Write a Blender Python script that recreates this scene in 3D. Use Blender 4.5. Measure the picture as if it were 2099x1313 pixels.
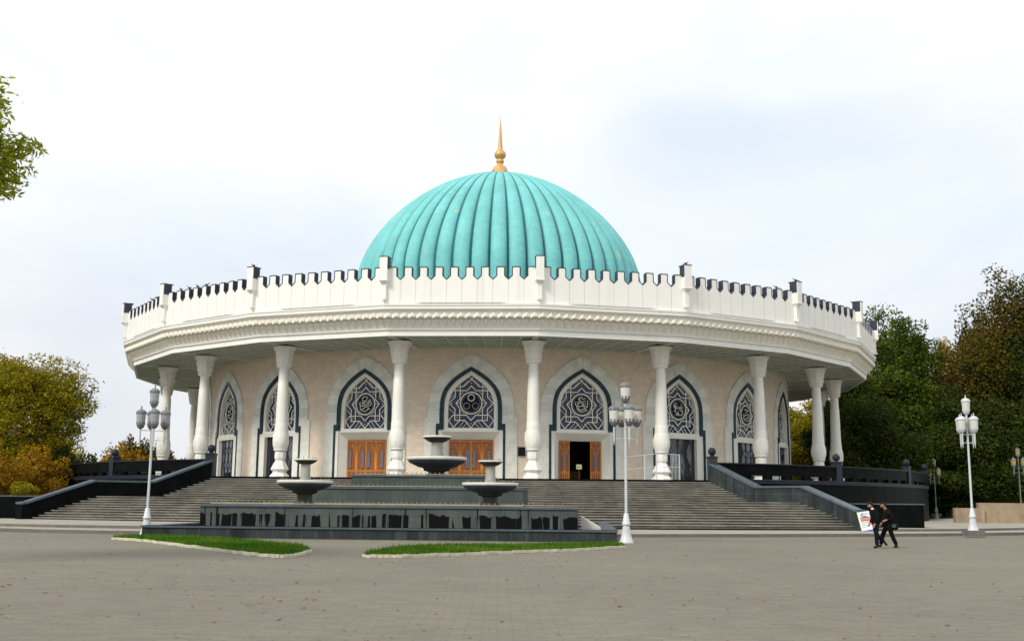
import bpy, math, random
from mathutils import Vector, Matrix, Euler
from math import sin, cos, pi, tan, sqrt, radians
random.seed(7)
S = bpy.context.scene
for o in list(bpy.data.objects): bpy.data.objects.remove(o)

# ------------------------------------------------------------------ camera
F, PITCH, YAW, ROLL, EYE = 2213.7, .1649, -.0109, .0093, 1.65
cd = bpy.data.cameras.new('camera'); cam = bpy.data.objects.new('camera', cd)
S.collection.objects.link(cam); S.camera = cam
cd.sensor_width = 36; cd.lens = F/2099*36; cd.clip_start = .1; cd.clip_end = 3000
Rr = Vector((cos(YAW), sin(YAW), 0)); Fh = Vector((-sin(YAW), cos(YAW), 0)); Uz = Vector((0, 0, 1))
fw = cos(PITCH)*Fh + sin(PITCH)*Uz; up0 = -sin(PITCH)*Fh + cos(PITCH)*Uz
rt = cos(ROLL)*Rr + sin(ROLL)*up0; up = -sin(ROLL)*Rr + cos(ROLL)*up0
M = Matrix((rt, up, -fw)).transposed().to_4x4(); M.translation = (0, 0, EYE); cam.matrix_world = M

# ------------------------------------------------------------------ world, sun, exposure
SUN_EL, SUN_ROT = radians(42), radians(222)          # sun behind the camera, to the left
w = bpy.data.worlds.new('World'); S.world = w; w.use_nodes = True
nt = w.node_tree; nt.nodes.clear(); N = nt.nodes.new; L = nt.links.new
out = N('ShaderNodeOutputWorld'); mix = N('ShaderNodeMixShader')
sky = N('ShaderNodeTexSky'); sky.sky_type = 'NISHITA'; sky.sun_disc = False
sky.sun_elevation = SUN_EL; sky.sun_rotation = SUN_ROT
b1 = N('ShaderNodeBackground'); b1.inputs[1].default_value = .12; L(sky.outputs[0], b1.inputs[0])
b2 = N('ShaderNodeBackground'); b2.inputs[1].default_value = 1.0
tc = N('ShaderNodeTexCoord'); mp = N('ShaderNodeMapping'); mp.inputs['Scale'].default_value = (1.0, 1.0, 2.1)
mp.inputs['Location'].default_value = (.95, .1, .60)
L(tc.outputs['Generated'], mp.inputs[0])
n1 = N('ShaderNodeTexNoise'); n1.inputs['Scale'].default_value = 2.1; n1.inputs['Detail'].default_value = 7; n1.inputs['Roughness'].default_value = .48
n1.inputs['Distortion'].default_value = .5
L(mp.outputs[0], n1.inputs[0])
r1 = N('ShaderNodeValToRGB'); r1.color_ramp.elements[0].position = .34; r1.color_ramp.elements[1].position = .60
r1.color_ramp.elements[0].color = (.76, .835, .93, 1); r1.color_ramp.elements[1].color = (1.02, 1.02, 1.01, 1)
e = r1.color_ramp.elements.new(.47); e.color = (.87, .93, .98, 1)
L(n1.outputs[0], r1.inputs[0])
sx = N('ShaderNodeSeparateXYZ'); L(tc.outputs['Generated'], sx.inputs[0])
r2 = N('ShaderNodeValToRGB'); L(sx.outputs[2], r2.inputs[0])           # whiter overhead, cream at the horizon
r2.color_ramp.elements[0].position = 0.0; r2.color_ramp.elements[0].color = (.96, .90, .88, 1)
r2.color_ramp.elements[1].position = .44; r2.color_ramp.elements[1].color = (1.15, 1.14, 1.12, 1)
e = r2.color_ramp.elements.new(.12); e.color = (.98, .94, .92, 1)
e = r2.color_ramp.elements.new(.24); e.color = (1.0, 1.0, 1.0, 1)
e = r2.color_ramp.elements.new(.33); e.color = (1.04, 1.03, 1.02, 1)
mm = N('ShaderNodeMix'); mm.data_type = 'RGBA'; mm.blend_type = 'MULTIPLY'; mm.inputs[0].default_value = 1
L(r1.outputs[0], mm.inputs[6]); L(r2.outputs[0], mm.inputs[7]); L(mm.outputs[2], b2.inputs[0])
mix.inputs[0].default_value = .93; L(b1.outputs[0], mix.inputs[1]); L(b2.outputs[0], mix.inputs[2]); L(mix.outputs[0], out.inputs[0])
sl = bpy.data.lights.new('sun', 'SUN'); sl.energy = 2.3; sl.angle = radians(15); sl.color = (1, .95, .84)
so = bpy.data.objects.new('sun', sl); S.collection.objects.link(so)
sd = Vector((sin(SUN_ROT)*cos(SUN_EL), cos(SUN_ROT)*cos(SUN_EL), sin(SUN_EL)))
so.rotation_euler = sd.to_track_quat('Z', 'Y').to_euler(); so.location = (-30, -30, 60)
S.view_settings.view_transform = 'Standard'; S.view_settings.look = 'None'; S.view_settings.exposure = 0.1; S.view_settings.gamma = 1

# ------------------------------------------------------------------ materials
MT = {}
def mat(name, col, rough=.7, metal=0, var=.12, scale=3, bump=0, bscale=20, col2=None, coord='Object', spec=.5, trans=0):
    m = bpy.data.materials.new(name); m.use_nodes = True; t = m.node_tree; b = t.nodes['Principled BSDF']
    b.inputs['Roughness'].default_value = rough; b.inputs['Metallic'].default_value = metal
    b.inputs['Specular IOR Level'].default_value = spec
    c = t.nodes.new('ShaderNodeTexCoord'); n = t.nodes.new('ShaderNodeTexNoise'); n.inputs['Scale'].default_value = scale
    n.inputs['Detail'].default_value = 8; n.inputs['Roughness'].default_value = .62
    t.links.new(c.outputs[coord], n.inputs[0])
    r = t.nodes.new('ShaderNodeValToRGB'); r.color_ramp.elements[0].position = .3; r.color_ramp.elements[1].position = .7
    c2 = col2 or tuple(min(1, x*(1+var)) for x in col)
    c1 = col if col2 else tuple(x*(1-var) for x in col)
    r.color_ramp.elements[0].color = (*c1, 1); r.color_ramp.elements[1].color = (*c2, 1)
    t.links.new(n.outputs[0], r.inputs[0]); t.links.new(r.outputs[0], b.inputs['Base Color'])
    if bump:
        n2 = t.nodes.new('ShaderNodeTexNoise'); n2.inputs['Scale'].default_value = bscale; n2.inputs['Detail'].default_value = 4
        t.links.new(c.outputs[coord], n2.inputs[0])
        bp = t.nodes.new('ShaderNodeBump'); bp.inputs['Strength'].default_value = bump; bp.inputs['Distance'].default_value = .05
        t.links.new(n2.outputs[0], bp.inputs['Height']); t.links.new(bp.outputs[0], b.inputs['Normal'])
    if max(col) < .15 and spec == .5: b.inputs['Specular IOR Level'].default_value = .12
    MT[name] = m; return m
def brickify(name, bw, bh, mortar=.015, dark=.6, off=.5, xyz=None, varcol=.15, uv=False):
    """multiply the colour by a stone-joint pattern with per-stone variation"""
    m = MT[name]; t = m.node_tree; b = t.nodes['Principled BSDF']; src = b.inputs['Base Color'].links[0].from_socket
    c = t.nodes.new('ShaderNodeTexCoord')
    br = t.nodes.new('ShaderNodeTexBrick'); br.offset = off; br.inputs['Scale'].default_value = 1
    br.inputs['Brick Width'].default_value = bw; br.inputs['Row Height'].default_value = bh; br.inputs['Mortar Size'].default_value = mortar
    br.inputs['Color1'].default_value = (1, 1, 1, 1); br.inputs['Color2'].default_value = (1-varcol, 1-varcol, 1-varcol, 1)
    br.inputs['Mortar'].default_value = (dark, dark, dark, 1); br.inputs['Mortar Smooth'].default_value = .2
    if uv: t.links.new(c.outputs['UV'], br.inputs[0])
    elif xyz:                                                    # e.g. 'xz': map object x,z
        s = t.nodes.new('ShaderNodeSeparateXYZ'); k = t.nodes.new('ShaderNodeCombineXYZ')
        t.links.new(c.outputs['Object'], s.inputs[0])
        t.links.new(s.outputs['xyz'.index(xyz[0])], k.inputs[0]); t.links.new(s.outputs['xyz'.index(xyz[1])], k.inputs[1])
        t.links.new(k.outputs[0], br.inputs[0])
    else: t.links.new(c.outputs['Object'], br.inputs[0])
    mx = t.nodes.new('ShaderNodeMix'); mx.data_type = 'RGBA'; mx.blend_type = 'MULTIPLY'; mx.inputs[0].default_value = 1
    t.links.new(src, mx.inputs[6]); t.links.new(br.outputs[0], mx.inputs[7]); t.links.new(mx.outputs[2], b.inputs['Base Color'])
def streaks(name, col, lo=.55, hi=.62, sx=2.5, sz=.25, amount=1, zmax=None):
    """vertical stains mixed over the colour"""
    m = MT[name]; t = m.node_tree; b = t.nodes['Principled BSDF']; src = b.inputs['Base Color'].links[0].from_socket
    c = t.nodes.new('ShaderNodeTexCoord'); mp = t.nodes.new('ShaderNodeMapping'); mp.inputs['Scale'].default_value = (sx, sx, sz)
    n = t.nodes.new('ShaderNodeTexNoise'); n.inputs['Scale'].default_value = 1; n.inputs['Detail'].default_value = 5
    t.links.new(c.outputs['Object'], mp.inputs[0]); t.links.new(mp.outputs[0], n.inputs[0])
    r = t.nodes.new('ShaderNodeMapRange'); r.inputs[1].default_value = lo; r.inputs[2].default_value = hi; r.inputs[4].default_value = amount
    t.links.new(n.outputs[0], r.inputs[0]); f = r.outputs[0]
    if zmax is not None:
        s = t.nodes.new('ShaderNodeSeparateXYZ'); t.links.new(c.outputs['Object'], s.inputs[0])
        mq = t.nodes.new('ShaderNodeMapping'); mq.inputs['Scale'].default_value = (2.2, 2.2, .3); t.links.new(c.outputs['Object'], mq.inputs[0])
        nq = t.nodes.new('ShaderNodeTexNoise'); nq.inputs['Scale'].default_value = 1; nq.inputs['Detail'].default_value = 3; t.links.new(mq.outputs[0], nq.inputs[0])
        aq = t.nodes.new('ShaderNodeMath'); aq.operation = 'MULTIPLY_ADD'; aq.inputs[1].default_value = .6; t.links.new(nq.outputs[0], aq.inputs[0]); t.links.new(s.outputs[2], aq.inputs[2])
        l = t.nodes.new('ShaderNodeMapRange'); l.inputs[1].default_value = zmax+.33; l.inputs[2].default_value = zmax+.31
        t.links.new(aq.outputs[0], l.inputs[0]); mu = t.nodes.new('ShaderNodeMath'); mu.operation = 'MULTIPLY'
        t.links.new(f, mu.inputs[0]); t.links.new(l.outputs[0], mu.inputs[1]); f = mu.outputs[0]
    mx = t.nodes.new('ShaderNodeMix'); mx.data_type = 'RGBA'
    t.links.new(f, mx.inputs[0]); t.links.new(src, mx.inputs[6]); mx.inputs[7].default_value = (*col, 1)
    t.links.new(mx.outputs[2], b.inputs['Base Color'])
def leafmat(name, cols, island=True):
    m = bpy.data.materials.new(name); m.use_nodes = True; t = m.node_tree; b = t.nodes['Principled BSDF']
    g = t.nodes.new('ShaderNodeNewGeometry'); c = t.nodes.new('ShaderNodeTexCoord')
    n = t.nodes.new('ShaderNodeTexNoise'); n.inputs['Scale'].default_value = .45; n.inputs['Detail'].default_value = 3
    t.links.new(c.outputs['Object'], n.inputs[0])
    a = t.nodes.new('ShaderNodeMath'); a.operation = 'MULTIPLY_ADD'; a.inputs[1].default_value = .5
    t.links.new(g.outputs['Random Per Island'], a.inputs[0]); 
    s = t.nodes.new('ShaderNodeMapRange'); s.inputs[1].default_value = .3; s.inputs[2].default_value = .7; s.inputs[4].default_value = .55
    t.links.new(n.outputs[0], s.inputs[0]); t.links.new(s.outputs[0], a.inputs[2])
    r = t.nodes.new('ShaderNodeValToRGB'); els = r.color_ramp.elements
    for i, cc in enumerate(cols):
        p = i/(len(cols)-1)
        if i == 0: els[0].color = (*cc, 1)
        elif i == len(cols)-1: els[-1].color = (*cc, 1)
        else: q = els.new(p); q.color = (*cc, 1)
    t.links.new(a.outputs[0], r.inputs[0]); t.links.new(r.outputs[0], b.inputs['Base Color'])
    b.inputs['Roughness'].default_value = .6; b.inputs['Specular IOR Level'].default_value = .06
    tr = t.nodes.new('ShaderNodeBsdfTranslucent'); t.links.new(r.outputs[0], tr.inputs[0])
    ms = t.nodes.new('ShaderNodeMixShader'); ms.inputs[0].default_value = .3
    o = t.nodes['Material Output']; t.links.new(b.outputs[0], ms.inputs[1]); t.links.new(tr.outputs[0], ms.inputs[2]); t.links.new(ms.outputs[0], o.inputs[0])
    MT[name] = m

mat('white', (.84, .83, .78), .6, var=.03, scale=.6, bump=.04); streaks('white', (.66, .63, .57), .56, .75, 1.6, .12, .45)
mat('cream', (.80, .75, .64), .65, var=.05, scale=1.2)
mat('seam', (.55, .53, .5), .8)
mat('darktrim', (.045, .05, .075), .5, var=.2)
mat('colwhite', (.80, .79, .73), .45, var=.05, scale=1.2, bump=.03); streaks('colwhite', (.60, .57, .48), .55, .75, 1.5, .3, .4)
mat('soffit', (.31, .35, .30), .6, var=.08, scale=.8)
mat('soffitrib', (.62, .63, .56), .6)
mat('pink', (.77, .655, .53), .85, scale=2.2, var=.10, bump=.25, bscale=9); brickify('pink', .62, .31, .012, .86, .5, uv=True, varcol=.07)
mat('marble', (.76, .76, .69), .4, scale=1.3, var=.13); brickify('marble', 1.1, .62, .012, .8, .5, uv=True, varcol=.08)
mat('marble2', (.62, .64, .59), .4, scale=1.6, var=.16)
mat('frame', (.80, .79, .72), .45, scale=1.5, var=.07)
mat('green', (.022, .048, .062), .25, scale=2.5, var=.45)
mat('glassblue', (.014, .024, .15), .2, scale=2.6, col2=(.03, .065, .06), spec=.4)
mat('glassdark', (.008, .012, .03), .06, scale=1.2, col2=(.03, .035, .04), spec=.8)
mat('lattice', (.86, .84, .74), .5)
mat('medback', (.010, .018, .045), .8, scale=3, var=.4, spec=.1)
mat('tilered', (.16, .05, .03), .5)
mat('gold', (.62, .36, .12), .45, metal=.25, var=.15, scale=6)
mat('wood', (.27, .078, .010), .5, scale=5, var=.3)
mat('woodlight', (.60, .24, .04), .5, scale=6, var=.2)
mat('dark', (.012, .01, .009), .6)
mat('black', (.012, .014, .014), .45, var=.5, scale=6)
mat('granite', (.040, .050, .051), .5, scale=1.4, var=.3, spec=.12); brickify('granite', .62, 2.2, .02, 1.5, 0, xyz='xz', varcol=.25); streaks('granite', (.015, .02, .022), .5, .65, 2.0, .2, .7)
mat('granitetop', (.085, .11, .13), .35, scale=3, var=.2)
mat('blackgranite', (.004, .0055, .0055), .4, scale=1.5, var=.5, spec=.03)
mat('blackcoping', (.022, .028, .040), .4, scale=3, var=.2, spec=.15)
mat('greygranite', (.08, .095, .088), .5, scale=1.2, var=.18)
brickify('greygranite', .62, 2.6, .012, .7, 0, xyz='xz', varcol=.2)
mat('wetgranite', (.092, .107, .10), .5, scale=1.2, var=.18)
brickify('wetgranite', .62, .45, .012, .7, 0, xyz='xz', varcol=.2); streaks('wetgranite', (.003, .003, .004), .475, .49, 2.1, .10, 1, .95); streaks('wetgranite', (.004, .004, .005), .60, .62, 5.5, .07, 1)
mat('bowl', (.062, .06, .05), .5, scale=3, var=.2)
mat('bowlrim', (.62, .61, .54), .55, scale=3, var=.1)
mat('frame2', (.36, .36, .31), .6, scale=3, var=.2)
mat('bowlblue', (.05, .06, .12), .4, scale=3)
mat('brass', (.28, .24, .14), .5, var=.2)
mat('water', (.02, .03, .03), .05, spec=.8)
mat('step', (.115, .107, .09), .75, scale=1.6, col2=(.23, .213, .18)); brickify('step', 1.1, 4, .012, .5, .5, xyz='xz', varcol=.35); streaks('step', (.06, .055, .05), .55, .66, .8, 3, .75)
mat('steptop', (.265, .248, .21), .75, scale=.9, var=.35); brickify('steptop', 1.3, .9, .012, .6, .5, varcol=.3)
mat('kerb', (.15, .13, .115), .8, scale=2, var=.2)
mat('kerbwhite', (.58, .53, .40), .8, scale=3, var=.25)
mat('pavement', (.32, .295, .24), .9, scale=.7, var=.15); brickify('pavement', 1.2, .8, .02, .75, .5, varcol=.08)
mat('plaza', (.186, .165, .122), .9, scale=.10, var=.14, bump=.15, bscale=30, coord='Object'); brickify('plaza', .40, .20, .014, .74, .5, varcol=.18); streaks('plaza', (.16, .15, .125), .52, .72, .35, .35, .6)
mat('lampwhite', (.56, .58, .60), .4, scale=3, var=.08)
mat('lampgrey', (.15, .158, .17), .5, scale=14, var=.3)
mat('lampglass', (.62, .61, .56), .3, scale=3, var=.05)
mat('lampglassgrey', (.34, .35, .355), .3, scale=3, var=.08)
mat('lampyellow', (.34, .27, .08), .35, scale=3, var=.15)
mat('bark', (.055, .042, .03), .9, scale=5, var=.4, bump=.5, bscale=12)
mat('tanwall', (.36, .27, .18), .9, scale=1.5, var=.2); brickify('tanwall', .5, 3, .02, .8, 0, xyz='xz', varcol=.2)
mat('soil', (.05, .065, .02), .95, scale=3, var=.4)
mat('skin', (.42, .22, .13), .5, scale=10, var=.1)
mat('hair', (.012, .008, .006), .6)
mat('cloth_black', (.005, .005, .006), .85, var=.3, scale=15)
mat('cloth_navy', (.006, .007, .018), .85, var=.3, scale=15)
mat('shoe', (.02, .02, .022), .35)
mat('bagmat', (.05, .08, .06), .6)
mat('signwhite', (.8, .82, .82), .4, var=.02)
mat('signblue', (.02, .06, .45), .4)
mat('signsalmon', (.65, .25, .17), .5); mat('signbrown', (.2, .06, .03), .5); mat('signred', (.65, .12, .16), .5); mat('signgrey', (.35, .42, .42), .5); mat('signsky', (.05, .1, .25), .5)
mat('signyellow', (.75, .75, .35), .5)
mat('bird', (.03, .03, .035), .7)
mat('roof', (.3, .3, .3), .8)
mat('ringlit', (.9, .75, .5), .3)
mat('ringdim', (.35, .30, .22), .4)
# dome tiles: turquoise with paler worn spots and faint courses
mat('dome', (.175, .53, .53), .62, scale=.35, var=.12, spec=.3)
t = MT['dome'].node_tree; b = t.nodes['Principled BSDF']; src = b.inputs['Base Color'].links[0].from_socket
c = t.nodes.new('ShaderNodeTexCoord'); n = t.nodes.new('ShaderNodeTexNoise'); n.inputs['Scale'].default_value = .55; n.inputs['Detail'].default_value = 9; n.inputs['Roughness'].default_value = .72
mp = t.nodes.new('ShaderNodeMapping'); mp.inputs['Scale'].default_value = (1.3, 1.3, .8); t.links.new(c.outputs['Object'], mp.inputs[0]); t.links.new(mp.outputs[0], n.inputs[0])
r = t.nodes.new('ShaderNodeMapRange'); r.inputs[1].default_value = .63; r.inputs[2].default_value = .655; r.inputs[4].default_value = .8; t.links.new(n.outputs[0], r.inputs[0])
mx = t.nodes.new('ShaderNodeMix'); mx.data_type = 'RGBA'; t.links.new(r.outputs[0], mx.inputs[0]); t.links.new(src, mx.inputs[6]); mx.inputs[7].default_value = (.55, .62, .38, 1)
t.links.new(mx.outputs[2], b.inputs['Base Color'])
brickify('dome', .35, .35, .012, .86, 0, uv=True, varcol=.10)
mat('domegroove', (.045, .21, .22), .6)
leafmat('leaf_green', [(.025, .050, .008), (.055, .092, .012), (.10, .135, .016), (.17, .175, .025)])
leafmat('leaf_dark', [(.012, .026, .006), (.026, .05, .008), (.055, .075, .012), (.10, .10, .016)])
leafmat('leaf_olive', [(.09, .095, .008), (.18, .17, .010), (.30, .25, .014), (.42, .30, .014)])
leafmat('leaf_bright', [(.17, .20, .012), (.28, .33, .016), (.42, .44, .05), (.50, .50, .18)])
leafmat('leaf_orange', [(.13, .08, .008), (.26, .14, .010), (.42, .23, .014), (.46, .32, .03)])
leafmat('leaf_rust', [(.035, .045, .008), (.075, .075, .012), (.13, .095, .016), (.26, .13, .02)])
leafmat('leaf_pale', [(.26, .18, .05), (.42, .26, .06), (.48, .34, .12), (.42, .24, .10)])
leafmat('leaf_fallen', [(.30, .24, .06), (.10, .03, .02), (.40, .36, .16), (.16, .05, .02), (.30, .14, .03), (.06, .03, .02)])
leafmat('grass', [(.02, .065, .006), (.045, .13, .008), (.09, .19, .012), (.20, .22, .04)])

# ------------------------------------------------------------------ mesh helpers
class MB:
    def __init__(s): s.v = []; s.f = []; s.m = []; s.uv = None; s.sm = []
    def add(s, vs, fs, mi=0, smooth=False):
        k = len(s.v); s.v += [tuple(p) for p in vs]
        for f in fs: s.f.append(tuple(i+k for i in f)); s.m.append(mi); s.sm.append(smooth)
    def box(s, c, d, mi=0, T=None, rz=0):
        x, y, z = d[0]/2, d[1]/2, d[2]/2
        vs = [Vector((a*x, b*y, e*z)) for a in (-1, 1) for b in (-1, 1) for e in (-1, 1)]
        if rz: R = Matrix.Rotation(rz, 3, 'Z'); vs = [R @ v for v in vs]
        vs = [v+Vector(c) for v in vs]
        if T: vs = [T(v) for v in vs]
        s.add(vs, [(0, 1, 3, 2), (4, 6, 7, 5), (0, 4, 5, 1), (2, 3, 7, 6), (0, 2, 6, 4), (1, 5, 7, 3)], mi)
    def bar(s, a, b, w, h=None, mi=0, upv=(0, 0, 1)):
        a = Vector(a); b = Vector(b); h = h or w; d = (b-a)
        if d.length < 1e-6: return
        d.normalize(); sd_ = d.cross(Vector(upv))
        if sd_.length < 1e-4: sd_ = d.cross(Vector((0, 1, 0)))
        sd_.normalize(); u = sd_.cross(d)
        vs = [p+sd_*(i*w/2)+u*(j*h/2) for p in (a, b) for (i, j) in ((-1, -1), (1, -1), (1, 1), (-1, 1))]
        s.add(vs, [(3, 2, 1, 0), (4, 5, 6, 7), (0, 1, 5, 4), (1, 2, 6, 5), (2, 3, 7, 6), (3, 0, 4, 7)], mi)
    def tube(s, pts, r, n=8, mi=0, caps=True):
        pts = [Vector(p) for p in pts]; rs = r if isinstance(r, (list, tuple)) else [r]*len(pts); vs = []; fs = []
        for i, p in enumerate(pts):
            d = (pts[min(i+1, len(pts)-1)]-pts[max(i-1, 0)])
            if d.length < 1e-7: d = Vector((0, 0, 1))
            d.normalize(); a = d.cross(Vector((0, 0, 1)) if abs(d.z) < .95 else Vector((1, 0, 0))).normalized(); b_ = d.cross(a)
            vs += [p+rs[i]*(cos(2*pi*k/n)*a+sin(2*pi*k/n)*b_) for k in range(n)]
        for i in range(len(pts)-1):
            for k in range(n): fs.append((i*n+k, i*n+(k+1) % n, (i+1)*n+(k+1) % n, (i+1)*n+k))
        s.add(vs, fs, mi, True)
        if caps: s.add(vs[:n], [tuple(range(n))], mi); s.add(vs[-n:], [tuple(range(n))[::-1]], mi)
    def lathe(s, prof, n=24, c=(0, 0, 0), mi=0, smooth=True, ph=0, mis=None):
        cx, cy, cz = c; vs = []
        for r, z in prof: vs += [(cx+r*cos(2*pi*k/n+ph), cy+r*sin(2*pi*k/n+ph), cz+z) for k in range(n)]
        for i in range(len(prof)-1):
            fs = [(i*n+k, i*n+(k+1) % n, (i+1)*n+(k+1) % n, (i+1)*n+k) for k in range(n)]
            kk = len(s.v)
            if i == 0: base = kk; s.v += vs
            for f in fs: s.f.append(tuple(q+base for q in f)); s.m.append(mis[i] if mis else mi); s.sm.append(smooth)
    def prism(s, poly, z0, z1, mi=0, mtop=None, T=None):
        n = len(poly); vs = [(x, y, z0) for x, y in poly]+[(x, y, z1) for x, y in poly]
        if T: vs = [T(Vector(v)) for v in vs]
        k = len(s.v); s.v += [tuple(v) for v in vs]
        ar = sum(poly[i][0]*poly[(i+1) % n][1]-poly[(i+1) % n][0]*poly[i][1] for i in range(n))
        fl = (lambda f: f) if ar > 0 else (lambda f: tuple(reversed(f)))
        for i in range(n):
            j = (i+1) % n; s.f.append(fl((k+i, k+j, k+n+j, k+n+i))); s.m.append(mi); s.sm.append(False)
        s.f.append(fl(tuple(k+n+i for i in range(n)))); s.m.append(mi if mtop is None else mtop); s.sm.append(False)
        s.f.append(fl(tuple(k+i for i in reversed(range(n))))); s.m.append(mi); s.sm.append(False)
    def build(s, name, mats, parent=None, uvf=None):
        me = bpy.data.meshes.new(name); me.from_pydata(s.v, [], s.f)
        if isinstance(mats, str): mats = [mats]
        for q in mats: me.materials.append(MT[q])
        me.polygons.foreach_set('material_index', s.m); me.polygons.foreach_set('use_smooth', s.sm)
        if uvf:
            ul = me.uv_layers.new(name='UVMap')
            for p in me.polygons:
                for li in p.loop_indices: ul.data[li].uv = uvf(me.vertices[me.loops[li].vertex_index].co)
        me.update(); o = bpy.data.objects.new(name, me); S.collection.objects.link(o)
        if parent: o.parent = parent
        return o
def tag(o, label=None, cat=None, group=None, kind=None):
    if label: o['label'] = label
    if cat: o['category'] = cat
    if group: o['group'] = group
    if kind: o['kind'] = kind
    return o
def empty(name, loc=(0, 0, 0), rz=0, label=None, cat=None, group=None):
    o = bpy.data.objects.new(name, None); S.collection.objects.link(o); o.location = loc; o.rotation_euler = (0, 0, rz)
    return tag(o, label, cat, group)
def copy_tree(o, parent=None):
    c = o.copy(); S.collection.objects.link(c); c.parent = parent
    for ch in [q for q in S.objects if q.parent == o]: copy_tree(ch, c)
    return c
def interp(pts, n, closed=False):
    """Catmull-Rom resample"""
    P = [Vector(p) for p in pts]; out_ = []; m = len(P)-1
    for i in range(n):
        t = i/(n-1)*m; k = min(int(t), m-1); u = t-k
        p0 = P[max(k-1, 0)]; p1 = P[k]; p2 = P[k+1]; p3 = P[min(k+2, m)]
        out_.append(.5*((2*p1)+(p2-p0)*u+(2*p0-5*p1+4*p2-p3)*u*u+(3*p1-p0-3*p2+p3)*u**3))
    return out_

# ------------------------------------------------------------------ the museum
NF = 21; DL = 2*pi/NF; AX = -.0756; CY = 110.; ZT = 3.1         # facets, facet angle, axis turn, centre distance, terrace level
mus = empty('museum', (0, CY, 0), AX, 'round white columned museum with a ribbed turquoise dome and gold spire', 'museum')
def polar(r, ph, z): return Vector((r*sin(ph), -r*cos(ph), z))
def facet(j, s_, d, z):                                          # flat facet frame: along, out, up
    ph = j*DL; return Vector((s_*cos(ph)+d*sin(ph), s_*sin(ph)-d*cos(ph), z))
CP = cos(pi/NF)
def ring(b, prof, mi=0, mis=None, segs=NF, half=.5, smooth=False):
    """sweep (radius at the corners, z) round the polygon"""
    for j in range(segs):
        a0 = (j-half)*2*pi/segs; a1 = (j+1-half)*2*pi/segs
        for i in range(len(prof)-1):
            (r0, z0), (r1, z1) = prof[i], prof[i+1]
            b.add([polar(r0, a0, z0), polar(r0, a1, z0), polar(r1, a1, z1), polar(r1, a0, z1)], [(0, 1, 2, 3)], mis[i] if mis else mi, smooth)
# parapet panels with the swallow-notched crenellation
RP = 36.42; AP = RP*CP; HF_ = RP*sin(pi/NF); Z0P, ZN, ZS, ZM = 15.05, 16.86, 17.12, 17.74
b = MB(); pitch = 2*HF_/10
for j in range(NF):
    outl = [(-HF_, Z0P), (-HF_, ZM)]
    for k in range(1, 10):
        c = -HF_+k*pitch; hw = pitch*.25
        outl += [(c-hw, ZM), (c-hw, ZS), (c, ZN), (c+hw, ZS), (c+hw, ZM)]
    outl += [(HF_, ZM), (HF_, Z0P)]
    n = len(outl); th_ = .42
    # body split in vertical strips (each convex)
    xs = [-HF_+k*pitch for k in range(11)]
    for k in range(10):
        x0, x1 = xs[k], xs[k+1]; a = x0+(pitch*.25 if k else 0); e_ = x1-(pitch*.25 if k < 9 else 0)
        pl = [(x0, Z0P), (x1, Z0P)]
        if k < 9: pl += [(x1, ZN), (e_, ZS)]
        pl += [(e_, ZM), (a, ZM)]
        if k: pl += [(a, ZS), (x0, ZN)]
        m = len(pl); vs = [facet(j, x, AP, z) for x, z in pl]+[facet(j, x, AP-th_, z) for x, z in pl]
        b.add(vs, [tuple(range(m)), tuple(reversed(range(m, 2*m)))], 0)
    for i in range(1, n-2):                                     # dark reveals + metal edging
        (x0, z0), (x1, z1) = outl[i], outl[i+1]
        d = Vector((x1-x0, z1-z0)); d.normalize(); nx, nz = -d.y*.065, d.x*.065
        vs = []
        for dd in (AP+.015, AP-th_-.015):
            vs += [facet(j, x0, dd, z0), facet(j, x1, dd, z1), facet(j, x1-nx*-1*.5, dd, z1+nz*.5), facet(j, x0+nx*.5, dd, z0+nz*.5)]
            vs[-2] = facet(j, x1+nx*.5, dd, z1+nz*.5)
        vs2 = []
        for dd in (AP+.015, AP-th_-.015):
            vs2 += [facet(j, x0-nx*.5, dd, z0-nz*.5), facet(j, x1-nx*.5, dd, z1-nz*.5), facet(j, x1+nx*.5, dd, z1+nz*.5), facet(j, x0+nx*.5, dd, z0+nz*.5)]
        b.add(vs2, [(0, 1, 2, 3), (7, 6, 5, 4), (0, 4, 5, 1), (2, 6, 7, 3), (1, 5, 6, 2), (0, 3, 7, 4)], 1)
    for k in range(1, 10):
        c = -HF_+k*pitch; p0 = facet(j, c, AP+.003, (Z0P+ZN)/2)
        b.box((0, 0, 0), (.028, .006, ZN-Z0P-.05), 2, T=lambda v, p0=p0, j=j: p0+Matrix.Rotation(j*DL, 3, 'Z') @ v)
b.build('parapet', ['white', 'darktrim', 'seam'], mus)
# corner posts
pb = MB(); RPp = 36.62
pb.box((0, 0, 17.55), (.56, .70, 1.7), 0); pb.box((0, .06, 18.43), (.62, .86, .06), 1)
pb.box((.285, .04, 17.98), (.01, .66, .82), 1); pb.box((-.285, .04, 17.98), (.01, .66, .82), 1); pb.box((0, .36, 17.9), (.5, .02, .9), 1)
pb.add([(-.28, -.35, 16.7), (.28, -.35, 16.7), (.28, .35, 16.7), (-.28, .35, 16.7), (-.16, -.12, 16.48), (.16, -.12, 16.48), (.16, .3, 16.48), (-.16, .3, 16.48)],
       [(0, 4, 5, 1), (1, 5, 6, 2), (2, 6, 7, 3), (3, 7, 4, 0), (4, 7, 6, 5)], 0)
pb.box((0, .08, 15.95), (.32, .40, 1.1), 0); pb.box((0, -.08, 15.42), (.22, .28, .16), 2)
pb.box((0, -.0, 16.74), (.62, .76, .07), 0)
post0 = pb.build('parapet_post', ['white', 'darktrim', 'cream'], mus)
for k in range(NF):
    a = (k+.5)*DL; p = post0 if k == 0 else post0.copy()
    if k: S.collection.objects.link(p); p.parent = mus
    p.location = polar(RPp-.1, a, 0); p.rotation_euler = (0, 0, a)
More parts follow.
